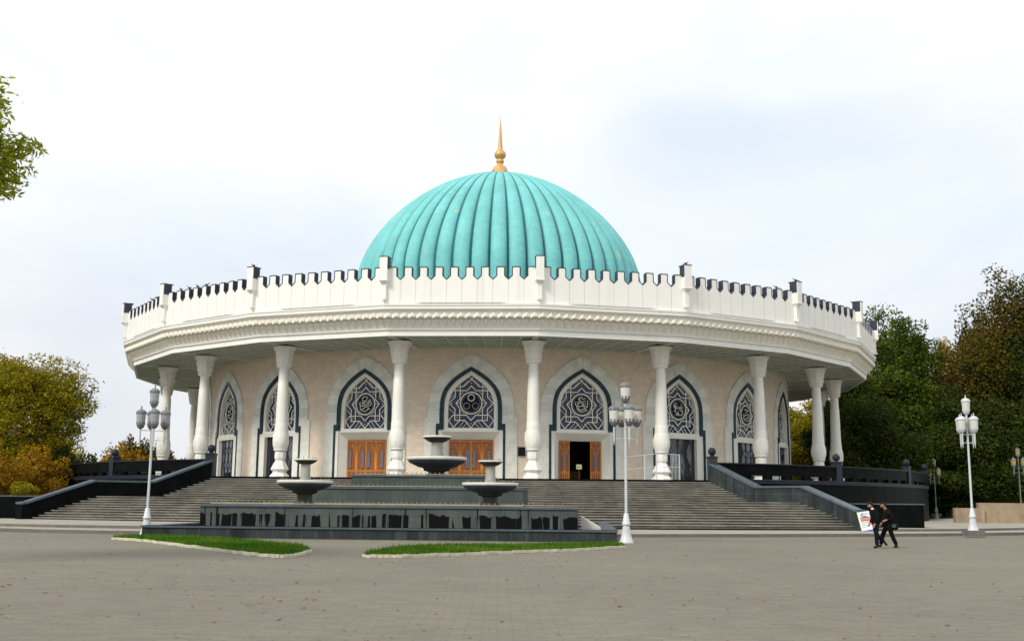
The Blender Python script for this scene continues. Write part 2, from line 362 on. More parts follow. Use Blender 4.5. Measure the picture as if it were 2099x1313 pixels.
# cornice
b = MB()
ring(b, [(36.42, 15.08), (36.62, 15.08), (36.62, 14.98), (36.55, 14.94), (36.55, 14.82), (36.6, 14.8), (36.6, 14.73), (36.32, 14.70), (36.32, 14.2), (36.36, 14.18), (36.36, 14.14), (36.1, 14.12), (35.72, 13.46), (35.78, 13.44), (35.78, 13.38), (35.66, 13.36), (35.66, 12.98), (35.5, 12.98), (35.5, 13.1)], 0)
ring(b, [(36.63, 15.07), (36.63, 15.05)], 1); ring(b, [(36.61, 14.79), (36.61, 14.765)], 1); ring(b, [(35.79, 13.43), (35.79, 13.40)], 1); ring(b, [(36.37, 14.175), (36.37, 14.145)], 1)
b.build('cornice', ['white', 'seam'], mus)
b = MB()
for j in range(NF):
    hw = 36.3*sin(pi/NF); ap1 = 36.32*CP; n = 19; p = 2*hw/n
    for i in range(n):
        c = -hw+(i+.5)*p; w_ = p*.40
        # upper row: faceted arches hanging from a point
        vs = [facet(j, c, ap1-.02, 14.70), facet(j, c-w_, ap1-.02, 14.44), facet(j, c-w_, ap1-.02, 14.2), facet(j, c+w_, ap1-.02, 14.2), facet(j, c+w_, ap1-.02, 14.44),
              facet(j, c, ap1+.20, 14.40), facet(j, c-w_*.6, ap1+.16, 14.2), facet(j, c+w_*.6, ap1+.16, 14.2)]
        b.add(vs, [(0, 1, 5), (0, 5, 4), (1, 2, 6), (1, 6, 5), (5, 6, 7), (4, 5, 7), (4, 7, 3), (2, 3, 7, 6)], 0)
        # lower row: inverted pyramids on the sloping bed
        w2 = p*.47; apT = 36.1*CP; apB = 35.74*CP
        vs = [facet(j, c-w2, apT-.02, 14.12), facet(j, c+w2, apT-.02, 14.12), facet(j, c, apB-.02, 13.48), facet(j, c, apT+.20, 13.98), facet(j, c-w2*.2, apB+.1, 13.6)]
        b.add(vs, [(0, 3, 1), (0, 2, 3), (1, 3, 2)], 0)
b.build('muqarnas_frieze', 'cream', mus)
# soffit with its ribs
b = MB(); RW = 28.5
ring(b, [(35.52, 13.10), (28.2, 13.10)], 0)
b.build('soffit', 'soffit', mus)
b = MB()
for j in range(NF):
    hwO = 35.5*sin(pi/NF); apO = 35.5*CP
    for i in range(-3, 4):
        s_ = i*1.4
        b.bar(facet(j, s_, apO, 13.085), facet(j, s_*.80, RW+.02, 13.085), .075, .05)
    for q in (.2, .4, .6, .8):
        d = RW+(apO-RW)*q; hw = d*tan(pi/NF)
        b.bar(facet(j, -hw, d, 13.082), facet(j, hw, d, 13.082), .03, .035)
    a = (j+.5)*DL
    b.bar(polar(35.45, a, 13.075), polar(RW+.05, a, 13.075), .42, .07)
for j in range(126):
    a0, a1 = j*2*pi/126, (j+1)*2*pi/126
    b.bar(polar(RW+.22, a0, 13.07), polar(RW+.22, a1, 13.07), .2, .08)
b.build('soffit_ribs', 'soffitrib', mus)
# flat roof, drum, dome
b = MB(); b.lathe([(36.2, 15.2), (0.01, 15.2)], 42, mi=0); b.build('roof', 'roof', mus)
dm = MB(); DX = -.22; NR = 52; PER = 14; n = NR*PER; PH = .0152
prof = [(14.55, 15.21), (14.55, 17), (14.62, 20), (14.68, 22)]
for i in range(1, 41):
    a = i/40*pi/2; prof.append((14.7*cos(a)**(2/1.72) if a < pi/2-1e-6 else 0.02, 23+(35.45-23)*sin(a)**(2/1.72)))
vs = []
for (r, z) in prof:
    for k in range(n):
        th = 2*pi*k/n; q = (k % PER)/PER; q = abs(q-.5)*2                # 0 at the crest of a rib, 1 in the groove
        bulge = sqrt(max(0, 1-q*q))
        rr = r*(1-.056+.058*bulge)
        vs.append((rr*sin(th+PH), -rr*cos(th+PH), z))
fs = []; mi = []
for i in range(len(prof)-1):
    for k in range(n): fs.append((i*n+k, i*n+(k+1) % n, (i+1)*n+(k+1) % n, (i+1)*n+k))
dm.add(vs, fs, 0, True)
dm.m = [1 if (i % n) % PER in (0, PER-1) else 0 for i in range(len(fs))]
dome = dm.build('dome', ['dome', 'domegroove'], mus, uvf=lambda co: ((math.atan2(co.x, -co.y)-PH) % (2*pi)*14.7, co.z*1.15))
dome.location = (DX, 0, 0)
b = MB()
b.lathe([(1.2, -.45), (.85, -.05), (.72, .12), (.66, .35), (.5, .58), (.32, .70), (.26, .80), (.26, .88), (.34, .98), (.38, 1.12), (.34, 1.26), (.28, 1.34), (.28, 1.40), (.42, 1.50), (.52, 1.66), (.55, 1.85), (.50, 2.08), (.38, 2.26), (.27, 2.36), (.23, 2.6), (.17, 3.5), (.09, 4.8), (.01, 6.1)], 24)
fin = b.build('spire', 'gold', mus); fin.location = (DX, 0, 35.85); fin.scale = (1.12, 1.12, 1.0); fin['label'] = 'golden spire with a round ball on the dome top'
for i in range(14):
    a = 2*pi*i/14; q = MB()
    
# wall ------------------------------------------------
def bend(s_, d, z): return polar(d, s_/RW, z)
HB = RW*DL/2
ARC_O = [(3.26, 7.79), (3.26, 8.48), (3.17, 9.33), (2.90, 10.17), (2.31, 11.02), (1.39, 11.87), (.63, 12.32), (0, 12.58)]
ARC_G = [(2.36, 7.32), (2.36, 8.48), (2.27, 9.33), (2.0, 10.0), (1.42, 10.68), (.71, 11.22), (.33, 11.45), (0, 11.64)]
ARC_I = [(2.04, 6.86), (2.04, 8.48), (1.96, 9.25), (1.70, 9.90), (1.20, 10.48), (.60, 10.93), (.28, 11.14), (0, 11.32)]
ARC_W = [(1.74, 6.99), (1.74, 8.48), (1.66, 9.15), (1.42, 9.72), (1.0, 10.22), (.50, 10.62), (.22, 10.82), (0, 10.98)]
NA = 28
def curve(foot, sh, arc):                                       # foot -> shoulder -> arc, subdivided the same way for all
    pts = [(foot, ZT+(sh-ZT)*k/4) for k in range(5)]+[((foot+arc[0][0])/2, sh)]
    pts += [tuple(p) for p in [Vector((q[0], q[1])) for q in interp([(a, b_, 0) for a, b_ in arc], NA)]]
    return pts
CO = curve(3.51, 7.79, ARC_O); CG = curve(2.62, 7.32, ARC_G); CI = curve(2.45, 6.86, ARC_I)
WA = [(p[0], p[1]) for p in interp([(a, b_, 0) for a, b_ in ARC_W], NA)]
def full(c): return [(-x, z) for x, z in c]+[(x, z) for x, z in reversed(c[:-1])]
def band(b, co, ci, d, dback, mi=0, mifn=None, sc=0):
    co, ci = full(co), full(ci); m = len(co)
    vs = [bend(sc+x, d, z) for x, z in co]+[bend(sc+x, d, z) for x, z in ci]+[bend(sc+x, dback, z) for x, z in co]+[bend(sc+x, dback, z) for x, z in ci]
    k = len(b.v); b.v += [tuple(v) for v in vs]
    for i in range(m-1):
        q = mifn(i, m) if mifn else mi
        for f in ((i, i+1, m+i+1, m+i), (i+1, i, 2*m+i, 2*m+i+1), (m+i, m+i+1, 3*m+i+1, 3*m+i)):
            b.f.append(tuple(k+x for x in reversed(f))); b.m.append(q); b.sm.append(False)
wuv = lambda co: (math.atan2(co.x, -co.y)*RW, co.z)
b = MB()                                                        # pink wall: strips above and beside every opening
for j in range(NF):
    sc = j*RW*DL
    zo = full(CO); m = len(zo)
    for i in range(m-1):
        (x0, z0), (x1, z1) = zo[i], zo[i+1]
        if abs(x1-x0) < 1e-5: continue
        if abs(abs(x0)-3.3) < .3 and abs(z0-7.79) < .01: pass
        b.add([bend(sc+x0, RW, z0-.1), bend(sc+x1, RW, z1-.1), bend(sc+x1, RW, 13.15), bend(sc+x0, RW, 13.15)], [(0, 1, 2, 3)])
    for sg in (-1, 1):
        ed = [3.45, 3.7, HB]
        for q in range(2):
            x0, x1 = sorted((sg*ed[q], sg*ed[q+1]))
            b.add([bend(sc+x0, RW, ZT-.05), bend(sc+x1, RW, ZT-.05), bend(sc+x1, RW, 13.15), bend(sc+x0, RW, 13.15)], [(0, 1, 2, 3)])
b.build('wall', 'pink', mus, uvf=wuv)
ZF = lambda y: 12.55-(y-120)*.00848
LAT = [[(-12, 326), (72, 405), (150, 405)], [(12, 326), (-72, 405), (-150, 405)]]
for sg in (-1, 1):
    LAT += [[(0, 398), (sg*40, 440), (sg*188, 440)],
            [(sg*103, 385), (sg*103, 515), (sg*140, 552), (sg*103, 600), (sg*103, 708), (sg*160, 768)],
            [(sg*147, 408), (sg*147, 497), (sg*203, 553), (sg*148, 605), (sg*148, 706), (sg*58, 706), (0, 770)],
            [(sg*205, 706), (sg*165, 660), (sg*42, 660), (0, 705)], [(sg*205, 706), (sg*160, 768)]]
THIN = [[(0, 330), (0, 335)]]
for sg in (-1, 1):
    THIN += [[(sg*60, 650), (sg*103, 610)], [(sg*58, 706), (sg*110, 770)], [(sg*200, 600), (sg*150, 650)], [(sg*200, 520), (sg*160, 480)], [(sg*30, 350), (sg*75, 395)],
             [(sg*25, 720), (sg*75, 770)], [(sg*140, 552), (sg*103, 552)], [(sg*103, 480), (sg*75, 452)], [(sg*178, 440), (sg*205, 470)], [(sg*203, 553), (sg*178, 578)]]
CAL = {
 -1: ((655, 610, 430, 430), [[(690, 310), (620, 310), (550, 350), (520, 430), (545, 490), (600, 500), (670, 470), (740, 430)], [(740, 430), (640, 500), (540, 570), (520, 610), (600, 600), (650, 580)],
      [(820, 440), (800, 510), (740, 550), (700, 540)], [(710, 380), (770, 340)], [(430, 520), (405, 590), (430, 660), (520, 690), (640, 670), (760, 620), (830, 590), (860, 520), (900, 500), (930, 560), (920, 640), (860, 680), (810, 660)],
      [(430, 690), (430, 780), (480, 840), (560, 800), (680, 730), (760, 710), (800, 760), (760, 840), (660, 900), (570, 880), (500, 830)]], [(840, 810), (880, 440)]),
 1: ((670, 650, 460, 460), [[(700, 345), (610, 335), (540, 370), (520, 430), (560, 490), (600, 440), (570, 390)], [(700, 410), (820, 385)], [(820, 480), (720, 520), (590, 540), (480, 660)],
      [(390, 530), (380, 590), (420, 690), (470, 700)], [(450, 560), (510, 530)], [(920, 460), (930, 600), (910, 740), (860, 760), (840, 690), (770, 680), (640, 590)],
      [(480, 710), (620, 715), (740, 710), (790, 760), (740, 830), (620, 865), (530, 830), (510, 740)], [(440, 700), (470, 840), (560, 920), (680, 950), (790, 910), (840, 850), (810, 800)]], [(750, 600), (840, 590), (880, 880)]),
 2: ((550, 710, 320, 415), [[(390, 560), (390, 630), (450, 680), (560, 670), (640, 620), (640, 660), (700, 680), (710, 610), (690, 590)], [(430, 460), (440, 700), (450, 830), (480, 900), (540, 870), (540, 790)],
      [(450, 605), (540, 600)], [(600, 720), (700, 800), (730, 870), (650, 940), (570, 940), (570, 870)], [(470, 940), (550, 940)]], [(500, 480), (670, 530), (730, 750), (395, 790)]),
 3: ((545, 570, 190, 385), [[(480, 380), (540, 350), (620, 390), (560, 440), (510, 510)], [(430, 550), (480, 590), (560, 560), (620, 520)], [(600, 610), (660, 600), (650, 540)],
      [(460, 590), (450, 720), (540, 790), (630, 750), (660, 640)], [(500, 700), (560, 690), (600, 650)]], []),
 -3: ((665, 590, 165, 430), [[(620, 500), (700, 480), (770, 440), (760, 380), (700, 370)], [(710, 620), (700, 540), (640, 560)], [(570, 710), (620, 660), (690, 690), (780, 640)],
      [(600, 800), (640, 780), (650, 700)], [(690, 860), (720, 790), (740, 830)]], [(680, 330)])}
CAL[-2] = CAL[-1]; CAL[4] = CAL[3]
def strip(b, pts, w_, d, mi=0, sc=0, dep=.05):
    for p, q in zip(pts[:-1], pts[1:]):
        n = max(1, int(abs(q[0]-p[0])/.5))
        for i in range(n):
            a = (p[0]+(q[0]-p[0])*i/n, p[1]+(q[1]-p[1])*i/n); e_ = (p[0]+(q[0]-p[0])*(i+1)/n, p[1]+(q[1]-p[1])*(i+1)/n)
            dv = Vector((e_[0]-a[0], e_[1]-a[1]))
            if dv.length < 1e-6: continue
            dv.normalize(); ex = dv*w_*.3; nx, nz = -dv.y*w_/2, dv.x*w_/2
            A = [(a[0]-ex.x+nx, a[1]-ex.y+nz), (a[0]-ex.x-nx, a[1]-ex.y-nz), (e_[0]+ex.x-nx, e_[1]+ex.y-nz), (e_[0]+ex.x+nx, e_[1]+ex.y+nz)]
            vs = [bend(sc+x, d, z) for x, z in A]+[bend(sc+x, d-dep, z) for x, z in A]
            b.add(vs, [(0, 1, 2, 3), (7, 6, 5, 4), (1, 0, 4, 5), (2, 1, 5, 6), (3, 2, 6, 7), (0, 3, 7, 4)], mi)
def bbox(b, x0, x1, z0, z1, d0, d1, mi=0, sc=0):                 # box bent on the wall
    n = max(1, int((x1-x0)/.6))
    for i in range(n):
        a, e_ = x0+(x1-x0)*i/n, x0+(x1-x0)*(i+1)/n
        vs = [bend(sc+x, d, z) for x in (a, e_) for d in (d0, d1) for z in (z0, z1)]
        fs = [(2, 6, 7, 3), (4, 0, 1, 5), (1, 3, 7, 5), (0, 4, 6, 2)]
        if i == 0: fs.append((0, 2, 3, 1))
        if i == n-1: fs.append((4, 5, 7, 6))
        b.add(vs, fs, mi)
def leaf_parts(par, x0, x1, sc, flip):
    """one carved door leaf"""
    b = MB(); z0, z1 = ZT+.02, 6.12; d = RW-.55; W = x1-x0
    bbox(b, x0+.01, x1-.01, z0, z1, d-.06, d, 0, sc)
    for xx in (x0+.04, x1-.04, (x0+x1)/2): strip(b, [(xx, z0+.05), (xx, z1-.05)], .045, d+.03, 1, sc)
    for zz in (z0+.06, z0+.62, z0+.70, z1-.07): strip(b, [(x0+.04, zz), (x1-.04, zz)], .045, d+.03, 1, sc)
    for q in range(5): strip(b, [(x0+.1+q*(W-.2)/4, z0+.1), (x0+.1+q*(W-.2)/4, z0+.56)], .03, d+.025, 1, sc)
    m = (x0+x1)/2
    for off in (.0, .08, .16):
        for sg in (-1, 1):
            pts = [(m+sg*(.03+off*.4), z0+.75), (m+sg*(.03+off*.4), z0+1.7), (m+sg*(.06+off), z0+2.15), (m+sg*(.18+off), z0+2.5), (m+sg*min(W/2-.05, .34+off*.5), z0+2.65)]
            strip(b, [(p.x, p.y) for p in interp([(a, c_, 0) for a, c_ in pts], 9)], .028, d+.028, 1, sc)
    g = b; K = len(b.m); 
    for xx in ((x0+.32, x1-.25) if x1 <= 0.01 and W > 1 else (x0+.25, x1-.32) if W > 1 else (m,)):
        g.add([bend(sc+xx+a*.13, d+.035, z0+c_) for a, c_ in ((-.9, .85), (.9, .85), (1, 1.9), (.6, 2.2), (0, 2.35), (-.6, 2.2), (-1, 1.9))], [tuple(range(7))])
        for q in range(9): strip(g, [(xx-.10, z0+.9+q*.15), (xx+.10, z0+1.02+q*.15)], .028, d+.05, 1, sc); strip(g, [(xx+.10, z0+.9+q*.15), (xx-.10, z0+1.02+q*.15)], .024, d+.05, 1, sc)
    for q in range(K, len(b.m)): b.m[q] += 2
    b.build('door_leaf', ['wood', 'woodlight', 'glassblue', 'lampglassgrey'], par)
def bay(j):
    sc = j*RW*DL; ph = j*DL; door = abs(j) <= 1
    vis = -4 <= j <= 5
    b = MB()
    def vous(i, m):
        q = min(i, m-1-i); return 1 if q > 8 and ((q-9)//3) % 2 == 0 and q < 36 else 0
    band(b, CO, CG, RW+.12, RW-.12, 0, vous, sc)
    inner = CG; band(b, CG, CI, RW+.16, RW-.2, 2, None, sc)
    # white field around the window
    f = full(CI); m = len(f); W2 = [(-x, z) for x, z in WA]+[(x, z) for x, z in reversed(WA[:-1])]
    ia = [(-x, z) for x, z in CI[6:]]+[(x, z) for x, z in reversed(CI[6:-1])]
    k = len(b.v); m2 = len(W2)
    b.v += [tuple(bend(sc+x, RW+.03, z)) for x, z in ia]+[tuple(bend(sc+x, RW+.03, z)) for x, z in W2]+[tuple(bend(sc+x, RW-.3, z)) for x, z in W2]
    for i in range(m2-1):
        for f_ in ((k+m2+i, k+m2+i+1, k+i+1, k+i), (k+2*m2+i, k+2*m2+i+1, k+m2+i+1, k+m2+i)):
            b.f.append(f_); b.m.append(3); b.sm.append(False)
    if door:
        bbox(b, -2.06, 2.06, 6.72, 7.0, RW-.1, RW+.06, 3, sc)
        bbox(b, -2.44, -2.2, ZT, 6.85, RW-.1, RW+.10, 3, sc); bbox(b, 2.2, 2.44, ZT, 6.85, RW-.1, RW+.10, 3, sc)
        for sg in (-1, 1):
            b.add([bend(sc+sg*2.21, RW+.06, ZT), bend(sc+sg*1.72, RW-.6, ZT), bend(sc+sg*1.72, RW-.6, 6.14), bend(sc+sg*2.21, RW+.06, 6.73)], [(0, 1, 2, 3)], 3)
            bbox(b, *( (2.04, 2.46) if sg > 0 else (-2.46, -2.04)), 6.72, 6.855, RW-.1, RW+.065, 3, sc)
        n = 6
        for i in range(n):
            a0, a1 = -1+2*i/n, -1+2*(i+1)/n
            b.add([bend(sc+a0*1.72, RW-.6, 6.14), bend(sc+a1*1.72, RW-.6, 6.14), bend(sc+a1*2.21, RW+.06, 6.73), bend(sc+a0*2.21, RW+.06, 6.73)], [(0, 1, 2, 3)], 3)
    else:
        bbox(b, -2.06, 2.06, 6.72, 7.0, RW-.3, RW+.06, 3, sc)
        for sg in (-1, 1): bbox(b, *((1.74, 2.44) if sg > 0 else (-2.44, -1.74)), ZT, 6.84, RW-.3, RW+.05, 3, sc)
        bbox(b, -1.73, 1.73, 6.55, 6.72, RW-.3, RW+.04, 3, sc)
    e = b.build('archway', ['marble', 'marble2', 'green', 'frame'], mus, uvf=wuv)
    # window glass
    g = MB(); m2 = len(W2)
    for i in range((m2-1)//2):
        (x0, z0), (x1, z1) = W2[i], W2[i+1]
        g.add([bend(sc+x0, RW-.28, z0), bend(sc-x0, RW-.28, z0), bend(sc-x1, RW-.28, z1), bend(sc+x1, RW-.28, z1)], [(0, 1, 2, 3)])
    g.build('window_glass', 'glassblue', e)
    if vis or True:
        q = MB()
        for pl in LAT: strip(q, [(x*.00841, ZF(y)) for x, y in pl], .062, RW-.17, 0, sc)
        for pl in THIN: strip(q, [(x*.00841, ZF(y)) for x, y in pl], .03, RW-.18, 0, sc)
        for x, y in ((-127, 682), (127, 682), (-126, 422), (126, 422), (-178, 553), (178, 553), (0, 372), (0, 735)):
            bbox(q, x*.00841-.085, x*.00841+.085, ZF(y)-.085, ZF(y)+.085, RW-.26, RW-.2, 1, sc)
            bbox(q, x*.00841-.03, x*.00841+.03, ZF(y)-.03, ZF(y)+.03, RW-.2, RW-.18, 0, sc)
        q.build('window_lattice', ['lattice', 'tilered'], e)
        q = MB(); R_ = .82; zc = ZF(552)
        cir = lambda r, x=0, z=0, n=28: [(x+r*cos(2*pi*i/n), zc+z+r*sin(2*pi*i/n)) for i in range(n+1)]
        strip(q, cir(R_), .08, RW-.14, 0, sc)
        q.add([bend(sc+x, RW-.20, z) for x, z in cir(R_)[:-1]], [tuple(range(28))], 1)
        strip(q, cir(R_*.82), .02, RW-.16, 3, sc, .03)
        if j == 0:
            k_ = R_/460
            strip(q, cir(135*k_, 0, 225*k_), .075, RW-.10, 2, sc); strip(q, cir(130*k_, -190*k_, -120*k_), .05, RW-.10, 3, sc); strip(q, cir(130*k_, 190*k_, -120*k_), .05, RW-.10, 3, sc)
        elif j in CAL:
            (cx, cy, rx, ry), st, dots = CAL[j]
            for s_ in st:
                pts = [((x-cx)/rx*R_, zc-(y-cy)/ry*R_) for x, y in s_]
                strip(q, [(p.x, p.y) for p in interp([(a, c_, 0) for a, c_ in pts], len(pts)*3)] if len(pts) > 2 else pts, .05, RW-.12, 0, sc, .04)
            for x, y in dots: x, z = (x-cx)/rx*R_, zc-(y-cy)/ry*R_; bbox(q, x-.035, x+.035, z-.035, z+.035, RW-.16, RW-.12, 0, sc)
        q.build('medallion', ['lattice', 'medback', 'ringlit', 'ringdim'], e)
    if door and j != 1:
        leaf_parts(e, -1.72, 0, sc, 1); leaf_parts(e, 0, 1.72, sc, -1)
    elif j == 1:
        leaf_parts(e, -1.70, -.86, sc, 1); leaf_parts(e, .80, 1.70, sc, -1)
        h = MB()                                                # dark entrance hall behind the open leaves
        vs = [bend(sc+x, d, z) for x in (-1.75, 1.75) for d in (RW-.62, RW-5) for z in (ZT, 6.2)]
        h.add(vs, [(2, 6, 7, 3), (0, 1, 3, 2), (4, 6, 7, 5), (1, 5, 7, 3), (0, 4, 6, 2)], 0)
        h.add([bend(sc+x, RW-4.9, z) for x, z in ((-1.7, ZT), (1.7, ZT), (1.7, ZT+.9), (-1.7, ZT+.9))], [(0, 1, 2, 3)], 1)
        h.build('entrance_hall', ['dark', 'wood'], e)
    else:
        g = MB()
        bbox(g, -1.74, 1.74, ZT, 6.56, RW-.34, RW-.28, 0, sc)
        rr = random.Random(j)
        for s0 in (-1.74, -.87, 0, .87, 1.74): strip(g, [(s0, ZT), (s0, 6.55)], .05, RW-.25, 1, sc)
        for s0 in (-1.3, -.43, .43, 1.3):
            for ph_ in (-1, 1):
                pts = [(s0+ph_*.43*sin(q*1.05)*(1 if q % 2 else .8), ZT+.05+q*.42) for q in range(9)]
                pts = [(max(-1.72, min(1.72, x)), min(z, 6.5)) for x, z in pts]
                strip(g, [(p.x, p.y) for p in interp([(a, c_, 0) for a, c_ in pts], 26)], .022, RW-.25, 1, sc)
        for q in range(3):                                       # pale patches painting bright reflections onto the leaded glass
            s0 = rr.choice([.43, 1.2, -.43]); z0 = ZT+.5+rr.random()*1.2
            g.add([bend(sc+s0+a*.25, RW-.27, z0+c_*.7) for a, c_ in ((0, 0), (1, .8), (.9, 1.6), (0, 2.3), (-.9, 1.6), (-1, .8))], [tuple(range(6))], 2)
        g.build('glazed_door', ['glassdark', 'darktrim', 'lampgrey'], e)
for j in range(-10, 11): bay(j)
# columns
def column_mesh():
    k = ZT-3.2
    base = MB(); base.lathe([(.01, 3.1), (.78, 3.1), (.76, 3.28), (.72, 3.36), (.56, 3.5), (.52, 3.6), (.62, 3.68), (.72, 3.78), (.66, 3.88), (.50, 4.2), (.36, 4.42), (.37, 4.50), (.43, 4.56), (.44, 4.75), (.43, 5.0), (.40, 5.12), (.40, 5.16)], 8, smooth=False, ph=pi/8)
    base.lathe([(.42, 5.14), (.50, 5.16), (.515, 5.24), (.48, 5.3), (.48, 5.33)], 24)
    sh = MB(); sh.lathe([(.5, 5.3), (.555, 5.45), (.60, 5.7), (.61, 5.95), (.59, 6.2), (.545, 6.45), (.525, 6.56), (.51, 6.60)], 24)
    sh.lathe([(.505, 6.58), (.49, 7.1), (.475, 7.14), (.47, 7.16), (.465, 7.2), (.43, 9.0), (.40, 10.3), (.385, 10.33), (.38, 10.36), (.37, 11.0), (.355, 11.03), (.355, 11.4), (.36, 11.5)], 24)
    for a in range(8):                                          # carved petals on the bulb
        for q in range(7):
            t0 = a*pi/4+.26*sin(q*.5); t1 = a*pi/4+.26*sin((q+1)*.5); r0, r1 = .675, .675
            zz0, zz1 = 5.55+q*.13, 5.55+(q+1)*.13
            rz = lambda z: .605-.25*(z-5.9)**2 if z < 6.2 else .585-.17*(z-6.2)
            sh.bar((rz(zz0)*cos(t0), rz(zz0)*sin(t0), zz0), (rz(zz1)*cos(t1), rz(zz1)*sin(t1), zz1), .035, .035)
    cp = MB()
    cp.lathe([(.36, 11.38), (.52, 11.40), (.53, 11.62), (.56, 11.75), (.62, 11.77), (.64, 12.2), (.70, 12.22), (.72, 12.6), (.78, 12.62), (.80, 12.8), (.90, 12.86), (.92, 12.98), (.5, 12.98)], 8, smooth=False, ph=pi/8)
    for a in range(8):                                          # fluted leaves between the faces
        for q in (-1, 1):
            t_ = a*pi/4+q*.18; cp.bar((.50*cos(t_), .50*sin(t_), 11.45), (.66*cos(t_), .66*sin(t_), 12.6), .08, .06)
    cp.lathe([(.42, 12.97), (.42, 13.12)], 16, mi=1)
    return base, sh, cp
base, sh, cp = column_mesh()
col0 = sh.build('column', 'colwhite', mus)
cb = base.build('column_base', 'colwhite', col0); cc = cp.build('capital', ['colwhite', 'darktrim'], col0)
for k in range(NF):
    a = (k+.5)*DL
    if k == 0: o = col0
    else:
        o = col0.copy(); S.collection.objects.link(o); o.parent = mus
        for ch in (cb, cc): q = ch.copy(); S.collection.objects.link(q); q.parent = o
    o.location = polar(32.72, a, 0); o.rotation_euler = (0, 0, a)
# dark wall box beside the centre arch
b = MB(); sc = .5*RW*DL-.35; bbox(b, -.32, .20, 4.95, 5.6, RW, RW+.16, 0, sc); b.build('wall_plaque', 'black', mus)

# ------------------------------------------------------------------ terrace, stairs, balustrades (museum axis frame: u right, v towards the viewer)
RT = 40.4; HW = 17.0; VT = sqrt(RT*RT-HW*HW)
def W3(p): return Vector((p[0], p[1], p[2]))
def frame(name, label=None, cat=None): return empty(name, (0, CY, 0), AX, label, cat)
a0 = math.asin(HW/RT)
poly = [(RT*sin(a), -RT*cos(a)) for a in [a0+(2*pi-2*a0)*i/120 for i in range(121)]]
b = MB(); b.prism(poly, .0, ZT, 0, 1); o = b.build('terrace', ['blackgranite', 'steptop']); o.location = (0, CY, 0); o.rotation_euler = (0, 0, AX); tag(o, kind='structure')
VB = [(17.0, VT), (19.4, 40.0), (21.7, 43.0), (24.0, 46.3)]     # half width of the stairs against v (right side)
def halfw(v, left=False):
    for (w0, v0), (w1, v1) in zip(VB[:-1], VB[1:]):
        if v <= v1: return w0+(w1-w0)*(v-v0)/(v1-v0)+(left and (v-VT)*.09 or 0)
    return VB[-1][0]+(left and .85 or 0)
b = MB(); rs = random.Random(3); steps = []
for i in range(10): steps.append((VT+.33*(i+1)-.33, ZT-i*.1415, 0))            # upper flight (front edge v, top z)
ZL = ZT-10*.1415
for i in range(10): steps.append((43.0+.33*i, ZL-i*.1415, (i+1)/10*4.6))
for (v, z, bow) in steps:
    if z == ZT: continue
    wl, wr = halfw(v, True), halfw(v)
    fr = [(u, -(v+bow*(1-(u/25)**2))) for u in [-wl+(wl+wr)*q/24 for q in range(25)]]
    zz = z-rs.uniform(0, .012); fb = [(u, y_+.06) for u, y_ in fr]
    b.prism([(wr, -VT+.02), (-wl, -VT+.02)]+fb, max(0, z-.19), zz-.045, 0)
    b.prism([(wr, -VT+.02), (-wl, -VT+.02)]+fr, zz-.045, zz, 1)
o = b.build('staircase', ['step', 'steptop']); o.location = (0, CY, 0); o.rotation_euler = (0, 0, AX)
tag(o, 'wide flared stone staircase with worn grey steps in front of the museum', 'staircase')
def wallrun(b, pts, th_, mi=0, cop=1):
    """stair parapet: pts (u, v, ztop, zbottom)"""
    for (u0, v0, t0, l0), (u1, v1, t1, l1) in zip(pts[:-1], pts[1:]):
        d = Vector((u1-u0, -(v1-v0), 0)).normalized(); n = Vector((-d.y, d.x, 0))*th_/2; n2 = n*1.22
        P = lambda u, v, z, q: Vector((u, -v, z))+q
        vs = [P(u0, v0, l0, -n), P(u1, v1, l1, -n), P(u1, v1, t1-.13, -n), P(u0, v0, t0-.13, -n), P(u0, v0, l0, n), P(u1, v1, l1, n), P(u1, v1, t1-.13, n), P(u0, v0, t0-.13, n)]
        b.add(vs, [(0, 1, 2, 3), (7, 6, 5, 4), (3, 2, 6, 7), (0, 3, 7, 4), (1, 5, 6, 2)], mi)
        vs = [P(u0, v0, t0-.13, -n2), P(u1, v1, t1-.13, -n2), P(u1, v1, t1, -n2), P(u0, v0, t0, -n2), P(u0, v0, t0-.13, n2), P(u1, v1, t1-.13, n2), P(u1, v1, t1, n2), P(u0, v0, t0, n2)]
        b.add(vs, [(0, 1, 2, 3), (7, 6, 5, 4), (3, 2, 6, 7), (0, 3, 7, 4), (1, 5, 6, 2), (0, 4, 5, 1)], cop)
for sg, lab, m1, m2 in ((1, 'grey granite stair parapet descending beside the white signboard', 'granite', 'granitetop'), (-1, 'black granite stair parapet on the side of the orange bushes', 'blackgranite', 'granitetop')):
    f = frame('stair_parapet', lab, 'parapet'); b = MB()
    ex = .85 if sg < 0 else 0
    pts = [(sg*17.0, VT, ZT+1.12, 1), (sg*(19.4+ex*.33), 40.0, ZL+1.0, 1), (sg*(21.7+ex*.66), 43.0, ZL+1.0, 0), (sg*(24.0+ex), 46.3, 1.32, 0), (sg*(24.15+ex), 46.6, 1.30, 0)]
    wallrun(b, pts, .6, 0, 1); b.build('parapet_body', [m1, m2], f)
    b = MB(); b.box((sg*17.0, -VT+.05, ZT+.72), (.62, .62, 1.52)); b.box((sg*17.0, -VT+.05, ZT+1.5), (.7, .7, .1)); b.lathe([(.06, 0), (.2, .04), (.12, .1)], 16, (sg*17.0, -VT+.05, ZT+1.55)); b.build('post', m1 if sg > 0 else 'blackcoping', f)
    b = MB(); b.lathe([(.02, -.27)]+[(.27*sin(pi*i/12), -.27*cos(pi*i/12)) for i in range(1, 12)]+[(.01, .27)], 20, (sg*17.0, -VT+.05, ZT+1.88)); b.build('stone_ball', 'blackcoping', f)
